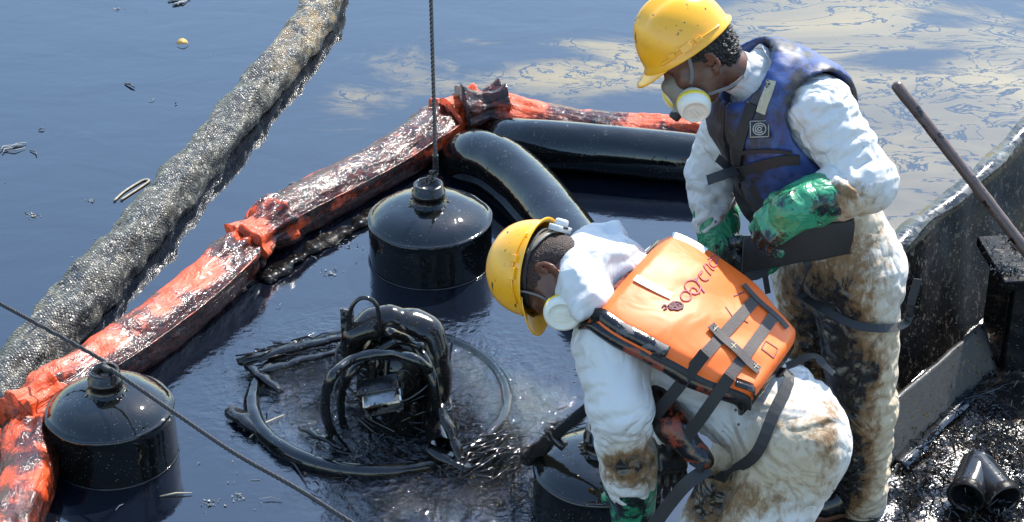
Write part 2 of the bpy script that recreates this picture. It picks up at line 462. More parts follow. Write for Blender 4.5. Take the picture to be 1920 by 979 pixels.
def mat_cloth(name, base=(.56, .55, .525), grime=1.0):
    n = NT(name)
    sa = n.attr("stain"); tan = n.attr("tan")
    k = n.noise(n.P, 8, 6, .7, .8); f = n.noise(n.P, 34, 6, .75, .3); st = n.noise(n.scale(n.P, (3, 3, 1.1)), 9, 5, .7, 1.2)
    h = n.math('ADD', n.math('MULTIPLY', n.math('SUBTRACT', k, .5), .9), n.math('ADD', n.math('MULTIPLY', n.math('SUBTRACT', f, .5), .8), n.math('MULTIPLY', n.math('SUBTRACT', st, .5), 1.0)))
    wet = n.math('ADD', sa, n.math('MULTIPLY', h, 1.0))
    brown = n.ss(wet, .22, .66); black = n.ss(wet, .64, .92)
    smear = n.ss(n.math('ADD', tan, n.math('MULTIPLY', h, .5)), .2, .8)
    c = n.mix(n.noise(n.P, 3, 3), tuple(x * .95 for x in base), base)
    c = n.mix(n.math('MULTIPLY', smear, .8), c, (.40, .29, .15))
    c = n.mix(brown, c, n.mix(f, (.10, .045, .013), (.25, .135, .045)))
    c = n.mix(black, c, (.012, .009, .007))
    fleck = n.math('MULTIPLY', n.ss(n.vor(n.P, 26), .10, .15, 1, 0), n.ss(n.noise(n.P, 7), .48, .6))
    c = n.mix(n.math('MULTIPLY', fleck, n.math('MINIMUM', n.math('MULTIPLY', n.math('ADD', sa, n.math('MULTIPLY', tan, .6)), 4.0), 1.0)), c, (.06, .03, .012))
    cr = n.node("ShaderNodeTexNoise", {"Vector": n.P, "Scale": 13.0, "Detail": 3.0, "Distortion": 1.3}, 0, noise_type='RIDGED_MULTIFRACTAL') 
    c2 = n.math('ABSOLUTE', n.math('SUBTRACT', n.noise(n.P, 4.6, 2, .5, 1.6), .5)); c3 = n.math('ABSOLUTE', n.math('SUBTRACT', n.noise(n.addv(n.P, (4, 1, 2)), 15, 2, .5, 1.4), .5))
    bm = n.bump(c2, .75, .07); bm = n.bump(c3, .22, .022, bm); bm = n.bump(cr, .04, .010, bm); bm = n.bump(n.noise(n.P, 120, 3), .05, .003, bm)
    return n.fin(col=c, ro=n.mixf(black, .62, .22), no=bm, sheen=.1)

MT = {}
def mats():
    MT['water'] = mat_water(); MT['net'] = mat_net(); MT['boom'] = mat_boom()
    MT['oil'] = oil("crude_oil_coating"); MT['oil_smooth'] = oil("oiled_rubber", (.004, .0045, .004), .05, .5, 1.55)
    MT['oil_rough'] = oil("oiled_debris", (.007, .006, .005), .14, 1.6)
    MT['oil_steel'] = oil("oiled_steel", (.012, .012, .013), .12, .9)
    MT['hull'] = oil("oil_spattered_hull", (.005, .0045, .0045), .30, 1.6, 1.22, glint_flecks=.45)
    MT['rim'] = plain("worn_grey_rim", (.085, .083, .080), .5, .5, 40, .5, oilamt=.55, oilsc=26)
    MT['plank'] = plain("stained_grey_plank", (.030, .030, .030), .55, .5, 45, .5, oilamt=.35, oilsc=40)
    MT['cable'] = plain("steel_cable", (.10, .10, .10), .35, .4, 200, .3, me=.6)
    MT['chain'] = oil("oiled_chain", (.02, .02, .02), .15, 1.0)
    MT['rope'] = plain("black_rope", (.018, .017, .017), .6, .4, 200, .6)
    MT['yellow'] = None
    n = NT("yellow_helmet_shell")
    sp = n.math('MULTIPLY', n.ss(n.noise(n.scale(n.P, (1, 1, .35)), 62, 3, .6), .625, .665), n.ss(n.noise(n.P, 11), .46, .56))
    c = n.mix(n.noise(n.P, 9, 3), (.80, .345, .004), (.87, .41, .007))
    c = n.mix(n.math('MULTIPLY', n.ss(n.noise(n.P, 24, 5, .7), .56, .75), .35), c, (.55, .22, .01))
    c = n.mix(sp, c, (.03, .018, .008))
    MT['yellow'] = n.fin(col=c, ro=.28, no=n.bump(n.noise(n.P, 55, 3), .03, .004), coat=.4, coatr=.08)
    n = NT("brown_skin")
    c = n.mix(n.noise(n.P, 26, 5, .7), (.078, .030, .017), (.135, .056, .031))
    c = n.mix(n.ss(n.noise(n.P, 60, 4, .7), .6, .72), c, (.05, .02, .012))
    MT['skin'] = n.fin(col=c, ro=.42, no=n.bump(n.noise(n.P, 230, 3), .15, .002), sss=.06)
    n = NT("black_hair")
    v = n.vor(n.P, 150)
    MT['hair'] = n.fin(col=n.mix(v, (.022, .017, .014), (.010, .008, .007)), ro=.42, no=n.bump(n.math('ADD', v, n.noise(n.P, 90, 4)), 1.0, .008))
    n = NT("cropped_hair")
    MT['crop'] = n.fin(col=n.mix(n.ss(n.noise(n.P, 190, 4, .7), .38, .62), (.012, .009, .008), (.060, .030, .020)), ro=.7, no=n.bump(n.vor(n.P, 260), .7, .004))
    MT['cloth'] = mat_cloth("white_coverall_fabric")
    MT['strap'] = plain("black_webbing", (.014, .013, .013), .6, .3, 60, .4, oilamt=.12, bs=320)
    MT['strap_grey'] = plain("worn_grey_webbing", (.060, .046, .042), .65, .35, 60, .5, bs=320)
    MT['greyband'] = plain("grimy_grey_binding", (.10, .092, .088), .6, .5, 40, .4, oilamt=.6, oilsc=22)
    n = NT("orange_vest_fabric")
    c = n.mix(n.noise(n.P, 5, 4), (.80, .118, .009), (.85, .155, .015))
    c = n.mix(n.math('MULTIPLY', n.ss(n.noise(n.P, 30, 6, .75), .60, .70), .55), c, (.60, .12, .02))
    c = n.mix(n.ss(n.noise(n.P, 48, 5, .75), .70, .74), c, (.13, .03, .01))
    cr = n.node("ShaderNodeTexNoise", {"Vector": n.P, "Scale": 9.0, "Detail": 2.0, "Distortion": .6}, 0)
    MT['orange'] = n.fin(col=c, ro=.5, no=n.bump(n.noise(n.P, 300, 2), .08, .002, n.bump(cr, .3, .02)))
    MT['redblack'] = plain("oil_soaked_orange_pad", (.20, .035, .012), .4, .6, 26, .4, oilamt=.66, oilsc=13)
    n = NT("grimy_blue_vest_fabric")
    sa = n.attr("stain"); f = n.noise(n.scale(n.P, (1, 1, .6)), 14, 6, .72, .5)
    m = n.ss(n.math('ADD', sa, n.math('MULTIPLY', n.math('SUBTRACT', f, .5), 1.5)), .26, .60)
    c = n.mix(n.noise(n.P, 30, 4, .7), (.020, .045, .15), (.032, .068, .22))
    c = n.mix(m, c, n.mix(n.noise(n.P, 60), (.010, .010, .012), (.045, .036, .030)))
    MT['blue'] = n.fin(col=c, ro=.5, no=n.bump(n.noise(n.P, 240, 2), .1, .002, n.bump(n.noise(n.P, 11, 3, .5, .5), .35, .02)))
    n = NT("green_rubber_glove")
    sa = n.attr("stain"); f = n.noise(n.P, 22, 6, .75, .6)
    m = n.ss(n.math('ADD', sa, n.math('MULTIPLY', n.math('SUBTRACT', f, .5), 1.7)), .42, .66)
    c = n.mix(n.noise(n.P, 12, 4), (.010, .15, .060), (.030, .28, .135))
    c = n.mix(m, c, (.009, .011, .008))
    cr = n.node("ShaderNodeTexNoise", {"Vector": n.P, "Scale": 16.0, "Detail": 2.0, "Distortion": 1.4}, 0)
    MT['green'] = n.fin(col=c, ro=n.mixf(m, .36, .20), no=n.bump(f, .15, .006, n.bump(cr, .6, .025)), coat=.15, coatr=.15)
    MT['glove_black'] = oil("oil_soaked_glove", (.012, .010, .010), .3, .6)
    MT['cart'] = plain("cream_filter_plastic", (.66, .63, .52), .45, .12, 30, .05, oilamt=.10, oilsc=20, oilcol=(.30, .25, .15))
    MT['cart_yellow'] = plain("yellow_filter_band", (.72, .52, .035), .45, .2, 30, .05, oilamt=.2, oilsc=30)
    MT['mask'] = plain("grey_mask_rubber", (.20, .185, .15), .5, .3, 25, .2)
    MT['elastic'] = plain("grey_elastic", (.14, .13, .12), .7, .3, 60, .3)
    MT['knob'] = plain("pale_grey_knob", (.50, .50, .48), .4, .2, 40, .1)
    MT['white'] = plain("white_reflective_tape", (.72, .70, .65), .4, .2, 60, .3, oilamt=.18, oilsc=70, oilcol=(.18, .13, .10))
    MT['tape_old'] = plain("yellowed_reflective_tape", (.42, .37, .24), .4, .5, 40, .5, oilamt=.35, oilsc=40)
    MT['ink'] = plain("faded_violet_ink", (.42, .09, .085), .6, .4, 160, .0)
    MT['ink_dark'] = plain("dark_marker_ink", (.10, .025, .035), .6, .5, 160, .0)
    MT['ink_blue'] = plain("blue_marker_ink", (.26, .11, .17), .6, .5, 160, .0)
    MT['badge'] = plain("black_badge_print", (.012, .011, .010), .45, .3, 90, .2)
    MT['badge_ink'] = plain("grey_badge_print", (.34, .30, .24), .5, .4, 120, .1, oilamt=.3, oilsc=60)
    MT['pole'] = plain("rusty_pole", (.085, .055, .046), .38, .5, 26, .3, oilamt=.3, oilsc=20)
    MT['pump_metal'] = plain("bare_wet_metal", (.30, .30, .29), .22, .5, 30, .3, me=.7, oilamt=.4, oilsc=20)
    MT['leaf'] = plain("dry_leaf", (.45, .25, .06), .6, .4, 60, .4)
    MT['straw'] = plain("dry_straw", (.28, .24, .17), .6, .5, 60, .4)
    MT['twig'] = plain("wet_twig", (.035, .03, .026), .35, .5, 60, .4)
    MT['scum'] = plain("pale_scum", (.20, .205, .20), .5, .4, 60, .4)
    MT['puddle'] = oil("standing_oil", (.006, .008, .011), .05, .15, 1.6, specks=0)
    MT['floor'] = plain("oil_soaked_floor", (.055, .034, .020), .3, .6, 22, .8, oilamt=.62, oilsc=16, coat=.6)
mats()
# ------------------------------------------------------------------ water
def make_water():
    xs = np.concatenate([-np.geomspace(400, 3.2, 14), np.linspace(-3, 3, 150), np.geomspace(3.2, 400, 14)])
    ys = np.concatenate([-np.geomspace(60, .5, 6), np.linspace(0, 4, 8)[1:], np.linspace(4.1, 12, 190), np.geomspace(12.3, 1500, 18)])
    X, Y = np.meshgrid(xs, ys); V = np.stack([X.ravel(), Y.ravel(), np.zeros(X.size)], 1); n = len(xs); m = len(ys)
    i = np.arange((m - 1) * n).reshape(m - 1, n)[:, :-1].ravel()
    F = np.stack([i, i + 1, i + n + 1, i + n], 1)
    d = (V - CAM) @ FWD; ok = d > 1
    u, v = np.zeros(len(V)), np.full(len(V), -4000.0); u[ok], v[ok] = pix(V[ok])
    def g(cu, cv, su, sv, a=0.0):
        x, y = u - cu, v - cv; c, s = math.cos(a), math.sin(a)
        return np.exp(-((x * c + y * s) / su) ** 2 - ((-x * s + y * c) / sv) ** 2)
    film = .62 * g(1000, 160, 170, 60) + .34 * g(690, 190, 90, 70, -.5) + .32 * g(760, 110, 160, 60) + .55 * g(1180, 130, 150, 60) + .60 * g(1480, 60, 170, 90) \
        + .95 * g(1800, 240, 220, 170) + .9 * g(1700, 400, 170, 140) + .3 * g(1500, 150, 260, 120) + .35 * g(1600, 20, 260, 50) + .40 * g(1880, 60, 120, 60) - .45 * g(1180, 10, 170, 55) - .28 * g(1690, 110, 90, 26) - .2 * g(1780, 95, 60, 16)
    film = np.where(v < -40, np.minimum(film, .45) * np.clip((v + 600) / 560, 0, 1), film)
    film = np.clip(film, 0, 1)
    ag = 1.1 * g(720, 745, 215, 100) + .9 * g(900, 870, 130, 80, .3) + .35 * g(1000, 770, 90, 60) + .5 * g(830, 930, 180, 60)
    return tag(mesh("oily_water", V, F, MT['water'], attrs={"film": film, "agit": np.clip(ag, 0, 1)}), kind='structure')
make_water()

# ------------------------------------------------------------------ net sorbent boom
def make_net():
    pts = [(-40, 792), (60, 668), (150, 567), (200, 505), (250, 450), (345, 338), (425, 243), (488, 165), (545, 98), (592, 32), (612, -30), (622, -80)]
    P = spline([G(a, b, .045) for a, b in pts], 150)
    r = np.interp(np.linspace(0, 1, 150), [0, .25, .5, .75, 1], [.108, .096, .086, .088, .096])
    def fn(s, t):
        Q = np.stack(np.broadcast_arrays(s * 6.0, np.cos(t) * 1.2, np.sin(t) * 1.2), -1).reshape(-1, 3)
        shp = np.broadcast(s, t).shape
        puff = np.abs(np.sin(s * 11.0 + .8 * np.sin(s * 3.1)))
        return 1 + .20 * fbm(Q, 1.0, 1).reshape(shp) + .05 * puff + .07 * fbm(Q * [3, 2, 2], 1.3, 5).reshape(shp) + .05 * ridge(Q * [1.6, .7, .7], 1.6, 8).reshape(shp) - .08
    V, F, uv = sweep(P, r, 40, fn=fn)
    s = uv[:, 0]; L = s.max(); oilv = np.clip(1.15 - 1.35 * np.clip((s / L - .56) / .36, 0, 1) + .3 * noise(V, 3, 2), 0, 1)
    uv2 = uv.copy(); uv2[:, 1] = uv[:, 1] * 2 * np.pi * .105
    tag(mesh("sorbent_boom", V, F, MT['net'], uv=uv2, attrs={"oil": oilv}, origin=G(345, 338, 0)), "long black netted sausage boom, brown straw showing at its far end, floating alone at left", "boom")
make_net()

# ------------------------------------------------------------------ orange containment boom
def make_boom():
    root = tag(empty("containment_boom", G(470, 465, 0)), "orange oil-stained containment boom, zigzag run of four sections behind the drums", "boom")
    secs = [  # pixel ends, radius, oil (top, near face), seed
        ((58, 800), (-2, 1075), .094, (.56, .97), 3),
        ((72, 772), (462, 470), .096, (.54, .97), 11),
        ((492, 436), (842, 226), .096, (.92, .62), 23),
        ((895, 212), (1330, 268), .094, (.62, .95), 31)]
    for (a, b, r, (ot, on), sd_) in secs:
        A, B = G(*a, .075), G(*b, .075)
        L = np.linalg.norm(B - A); m = max(40, int(L / .014)); t = np.linspace(0, 1, m)
        P = A + (B - A) * t[:, None]; side = nrm(np.cross(B - A, [0, 0, 1]))
        P = P + side * (.016 * np.sin(t * 5 + sd_))[:, None] - np.array([0, 0, .018]) * np.sin(np.pi * t)[:, None]
        e = np.minimum(t, 1 - t) * L
        rr = r * (.66 + .34 * np.clip(e / .10, 0, 1) ** .6)
        def fn(s, th):
            w = np.clip(1 - np.minimum(s, L - s) / .2, 0, 1)
            Q = np.stack(np.broadcast_arrays(s * 3.2, np.cos(th) * 1.1, np.sin(th) * 1.1), -1).reshape(-1, 3) + sd_
            shp = np.broadcast(s, th).shape
            base = .97 + .09 * fbm(Q, 1.0, 2).reshape(shp) + .035 * ridge(Q * [1.0, 3.2, 3.2], 1.1, 4).reshape(shp) + .05 * ridge(Q * [2.6, 1.2, 1.2], 1.0, 7).reshape(shp)
            flat = -.05 * np.exp(-((th - 1.15) / .55) ** 2) + .06 * np.exp(-((th - .42) / .16) ** 2)   # pressed top panel and welded seam ridge
            pleat = w * .20 * np.sin(th * 9 + 3 * np.sin(s * 9)) * (.5 + .5 * np.sin(th * 2.0 + sd_))
            return base + flat + pleat + w * .16 * ridge(Q * [2.5, 3, 3], 1.4, 9).reshape(shp)
        V, F, uv = sweep(P, rr, 56, fn=fn)
        th = uv[:, 1] * 2 * np.pi; s = uv[:, 0]
        topness = np.exp(-((th - 1.75) / 1.0) ** 2); near = np.exp(-((th - .15) / .42) ** 2)
        o = 1.0 - (1 - ot) * np.clip(topness * 1.5, 0, 1); o = np.minimum(o, 1.0 - (1 - on) * near)
        if sd_ == 31: o = o - .35 * np.exp(-((s - .95) / .28) ** 2) * topness - .30 * np.exp(-((s - .13) / .13) ** 2) * topness
        if sd_ == 23: o = o - .5 * np.exp(-((th - 2.6) / .35) ** 2) - .45 * np.clip(1 - s / .16, 0, 1)
        o = o + .55 * np.clip((-.05 - np.sin(th)) / .3, 0, 1); o = o + .42 * noise(V, 5, 1) + .25 * noise(V, 13, 6)  # lower half blackened: oil coating, with the float's own shadow painted in
        sec = mesh("float_section", V, F, MT['boom'], root, uv=np.stack([uv[:, 0], uv[:, 1] * .66], 1), attrs={"oil": np.clip(o, 0, 1.1)})
        # welded seam standing proud along the near edge
        sp = np.array([V[i * 56 + 4] for i in range(3, m - 3)]); nn = nrm(side * .8 + np.array([0, 0, .6]))
        sp = sp + nn * .004
        RV, RF, ruv = ribbon(sp, .020 + .005 * np.sin(np.linspace(0, 30, len(sp))), np.cross(nrm(B - A), nn), .004)
        mesh("seam", RV, RF, MT['boom'], sec, uv=ruv, attrs={"oil": np.full(len(RV), .62)})
        # skirt hanging from the float into the oil
        sk = P[2:-2] + side * r * .62 - np.array([0, 0, .085]); sk = sk + side * (.012 * np.sin(np.linspace(0, 22, len(sk))))[:, None]
        RV, RF, ruv = ribbon(sk, .12, np.cross(nrm(B - A), [0, 0, -1.0]), .006)
        mesh("skirt", RV, RF, MT['oil'], root, uv=ruv)
    # crumpled collars where the sections are gathered together
    def collar(px, hts, ln, r, dirn, sd_, oil_, flare=1.0):
        C = G(*px, hts); d = nrm(dirn); m = 26; t = np.linspace(-.5, .5, m)
        P = C + d * (t * ln)[:, None]
        rr = r * (.74 + .26 * np.abs(t * 2) ** 1.3 * flare)
        def fn(s, th):
            Q = np.stack(np.broadcast_arrays(s * 9.0, np.cos(th) * 1.7, np.sin(th) * 1.7), -1).reshape(-1, 3) + sd_
            shp = np.broadcast(s, th).shape
            return 1 + .22 * ridge(Q, 1.1, 3).reshape(shp) * .7 + .09 * np.sin(th * 8 + 14 * s + sd_) + .16 * fbm(Q * .8, 1.0, 8).reshape(shp)
        V, F, uv = sweep(P, rr, 64, up=(0, 0, 1), fn=fn)
        z = V[:, 2]
        o = np.clip(oil_ + .5 * noise(V, 9, 4) + .5 * np.clip((.10 - z) / .1, 0, 1), 0, 1.1)
        mesh("joint_collar", V, F, MT['boom'], root, uv=uv, attrs={"oil": o})
    def gd(a, b): return G(*b) - G(*a)
    collar((488, 440), .085, .22, .088, gd((450, 470), (520, 415)), 2, .35)
    collar((862, 214), .10, .16, .095, gd((840, 226), (893, 205)), 5, .35)
    collar((905, 206), .12, .18, .090, gd((870, 215), (930, 205)), 8, .88, 1.5)
    collar((66, 765), .10, .17, .085, gd((40, 790), (95, 748)), 12, .25)
    # loose edge of the skirt floating on the near side of the third section
    q = spline([G(492, 524, .012), G(540, 493, .02), G(600, 455, .015), G(650, 430, .024), G(702, 398, .014), G(760, 362, .01)], 90)
    wv = .055 + .02 * np.sin(np.linspace(0, 19, 90)) + .012 * np.sin(np.linspace(0, 61, 90))
    q[:, 2] += .004 * np.sin(np.linspace(0, 40, 90)) - .004
    V, F, uv = ribbon(q, wv, (.12, -.16, 1), .004)
    mesh("loose_skirt", V, F, MT['hull'], root, uv=uv)
make_boom()

# ------------------------------------------------------------------ black float drums
def drum_at(C, r, h, tilt, label, knob=True):
    k = r / .21
    root = tag(empty("float_drum", C), label, "drum", "black float drums in the oil")
    A = np.array(Matrix.Rotation(tilt[0], 3, 'X') @ Matrix.Rotation(tilt[1], 3, 'Y')).T
    def tr(V): return V @ A + C
    rim = h
    prof = [(.19 * k, -.28), (.21 * k, -.25), (.2105 * k, -.05), (.21 * k, rim - .03), (.2105 * k, rim - .012), (.2130 * k, rim - .005), (.2135 * k, rim + .001), (.211 * k, rim + .006), (.207 * k, rim + .007),
            (.203 * k, rim + .008), (.197 * k, rim + .016), (.186 * k, rim + .026), (.168 * k, rim + .038), (.145 * k, rim + .049), (.115 * k, rim + .059), (.08 * k, rim + .066), (.052 * k, rim + .069), (.03, rim + .07)]
    V, F, uv = lathe(prof, 72)
    V = V + np.stack([fbm(V, 7, 3), fbm(V, 7, 6), fbm(V, 7, 9)], 1) * .0034
    mesh("drum_body", tr(V), F, MT['oil_smooth'], root, uv=uv)
    a_ = np.linspace(0, 2 * np.pi, 73)[:-1]; V, F, uv = sweep(np.stack([np.cos(a_) * .2125 * k, np.sin(a_) * .2125 * k, np.full(72, .002)], 1), .0032, 6, closed=True); mesh("oil_line", V + C, F, MT['oil_steel'], root, uv=uv)
    z = rim + .064
    V, F, uv = lathe([(.066 * k, z - .004), (.066 * k, z + .006), (.055 * k, z + .010), (.053 * k, z + .034), (.058 * k, z + .036), (.058 * k, z + .050), (.053 * k, z + .053), (.051 * k, z + .078), (.046 * k, z + .082), (.040 * k, z + .082), (.038 * k, z + .058), (.001, z + .056)], 32)
    V = V + np.stack([fbm(V, 22, 3), fbm(V, 22, 6), fbm(V, 22, 9)], 1) * .003
    mesh("drum_neck", tr(V), F, MT['oil_rough'], root, uv=uv)
    # oil drips clotted round the foot of the neck
    b = MB()
    for a in np.linspace(0, 6.28, 15)[:-1] + rng.normal(0, .15, 14):
        l = rng.uniform(.008, .032) * k; p = np.array([[math.cos(a) * .062 * k, math.sin(a) * .062 * k, z + .002], [math.cos(a) * (.068 * k + l), math.sin(a) * (.068 * k + l), z - .004 - l * .35]])
        b.add(*sweep(spline(p, 4), [.008, .007, .005, .002], 6))
    b.V = [tr(v) for v in b.V]; b.build("oil_clot", MT['oil_rough'], root)["kind"] = "stuff"
    return root
D2, D1, D3 = G(808, 484, 0), G(216, 848, 0), G(1122, 955, 0)
drum_at(D2, .226, .170, (0, R(-.6)), "black float drum under the hanging steel cable and chain")
drum_at(D1, .201, .172, (0, R(-1.0)), "black float drum tied to the thin rope beside the crumpled orange boom")
drum_at(D3, .206, .160, (R(-1), R(1)), "black float drum at the bent worker's hanging arm, half hidden by the sleeve")

# ------------------------------------------------------------------ two fat black hoses behind the second drum
def capped(P, r, n=32, e=10):
    T = frames(P); a = np.linspace(0, math.pi / 2, e)[1:]
    rr = np.broadcast_to(r, (len(P),))
    head = [P[0] - T[0] * rr[0] * math.sin(x) for x in a[::-1]]; hr = [rr[0] * math.cos(x) + 1e-4 for x in a[::-1]]
    tail = [P[-1] + T[-1] * rr[-1] * math.sin(x) for x in a]; trr = [rr[-1] * math.cos(x) + 1e-4 for x in a]
    return np.vstack([head, P, tail]), np.concatenate([hr, rr, trr])
def hose(pts, r, label, sd_):
    P = spline(pts, 60); P, rr = capped(P, r)
    def fn(s, th):
        Q = np.stack(np.broadcast_arrays(s * 2.2, np.cos(th), np.sin(th)), -1).reshape(-1, 3) + sd_; return 1 + .022 * fbm(Q, 1.4, 3).reshape(np.broadcast(s, th).shape)
    V, F, uv = sweep(P, rr, 40, fn=fn, up=(.02, .03, 1))
    tag(mesh("fat_hose", V, F, MT['oil_smooth'], uv=uv, origin=P[len(P) // 2] * [1, 1, 0]), label, "hose")
hose([G(872, 312, -.05), G(890, 297, .055), G(935, 312, .085), G(985, 352, .085), G(1035, 410, .08), G(1078, 470, .075), G(1105, 535, .07)], .117, "fat glossy black hose with rounded end, sloping towards the bent worker", 2)
hose([G(958, 268, .06), G(1010, 272, .085), G(1090, 278, .09), G(1180, 286, .09), G(1270, 296, .085), G(1345, 306, .08)], .102, "fat glossy black hose lying level along the far orange boom", 7)

# ------------------------------------------------------------------ steel cable and chain over the second drum, rope at the first
def links(parent, A, B, n, r, wr, mat, name="chain_link"):
    A, B = np.asarray(A), np.asarray(B); d = nrm(B - A); s1 = nrm(np.cross(d, [.3, .9, .2])); s2 = np.cross(d, s1); L = np.linalg.norm(B - A) / n
    for i in range(n):
        c = A + (B - A) * (i + .5) / n; w = (s1 if i % 2 else s2) + rng.normal(0, .25, 3); w = nrm(w - d * (w @ d)); a = np.linspace(0, 2 * np.pi, 17)[:-1]
        P = c + np.outer(np.cos(a) * L * .66, d) + np.outer(np.sin(a) * r, w)
        V, F, uv = sweep(P, wr, 7, up=nrm(np.cross(d, w)), closed=True)
        mesh(name, V, F, mat, parent, uv=uv)
def make_cable():
    top = D2 + np.array([.0, .0, .315]); k = W(817, 318, D2[1])
    root = tag(empty("lifting_cable", top), "taut grey steel cable with short chain rising from the second drum's neck", "cable")
    up = W(807, -40, D2[1]); d = nrm(up - k); P = k + d * np.linspace(0, 2.2, 110)[:, None]
    b = MB()
    for j in range(3):
        a = np.linspace(0, 2.2 / .05 * 6.28, 600) + j * 2.094; q = k + d * np.linspace(0, 2.2, 600)[:, None] + np.outer(np.cos(a), [.0035, 0, 0]) + np.outer(np.sin(a), [0, .0035, 0])
        b.add(*sweep(q, .0042, 5, up=(1, 0, 0)))
    b.build("wire_strand", MT['cable'], root)
    V, F, uv = sweep(k + d * np.linspace(-.01, .06, 12)[:, None], .0105, 10, up=(1, 0, 0), fn=lambda s, t: 1 + .15 * np.sin(s * 400)); mesh("splice", V, F, MT['chain'], root, uv=uv)
    links(root, top, k, 5, .014, .0052, MT['chain'])
make_cable()
def make_rope():
    n = D1 + np.array([-.005, -.01, .305])
    root = tag(empty("mooring_rope", n), "thin black rope slanting down across the first drum to the bottom edge", "rope")
    kn = W(203, 690, n[1]); hk = kn[2]
    a, c = G(-900, 90, hk + .1), G(1420, 1450, .22)
    P = spline([a, G(60, 602, hk), kn, G(330, 776, hk - .01), G(440, 850, hk - .005), G(560, 918, hk + .005), G(720, 1018, hk + .01), c], 620)
    b = MB()
    for j in range(3):
        s = np.linspace(0, 1, 620); t = s * 620 + j * 2.094
        b.add(*sweep(P + np.outer(np.cos(t), [0.0, .0028, .0018]) + np.outer(np.sin(t), [.0018, 0, .0028]), .0036, 6))
    b.build("rope_strand", MT['rope'], root)
    V, F, uv = sweep(spline([kn, kn + [.004, -.004, -.03], n + [0, 0, -.02]], 10), .006, 8, up=(0, 1, 0)); mesh("tie", V, F, MT['rope'], root, uv=uv)
    V, F, uv = sweep(spline([kn + [-.02, 0, .008], kn + [0, -.006, -.002], kn + [.022, 0, -.012]], 10), [.006, .008, .010, .011, .011, .011, .010, .009, .007, .005], 8); mesh("knot", V, F, MT['rope'], root, uv=uv)
make_rope()

def stick(b, p, ang, ln, r, lift=0.0, bend=.2, sides=4):
    d = np.array([math.cos(ang), math.sin(ang), 0]); s = np.array([-d[1], d[0], 0])
    P = np.array([p - d * ln / 2, p + s * bend * ln * .3 + np.array([0, 0, lift]), p + d * ln / 2 + np.array([0, 0, lift * .5])])
    b.add(*sweep(P, [r * .7, r, r * .5], sides))
def flake(b, p, sz):
    k = rng.integers(4, 7); a = np.sort(rng.uniform(0, 6.28, k)); A = nrm(rng.normal(0, .5, 3) + [0, 0, 1.0]); x = nrm(np.cross(A, [.3, .8, .1])); y = np.cross(A, x)
    rr = rng.uniform(.5, 1, k) * sz; top = p + np.outer(np.cos(a) * rr, x) + np.outer(np.sin(a) * rr * .6, y); bot = top - A * sz * .25
    b.add(np.vstack([top, bot]), [list(range(k)), list(range(2 * k - 1, k - 1, -1))] + [[(i + 1) % k, i, k + i, k + (i + 1) % k] for i in range(k)])
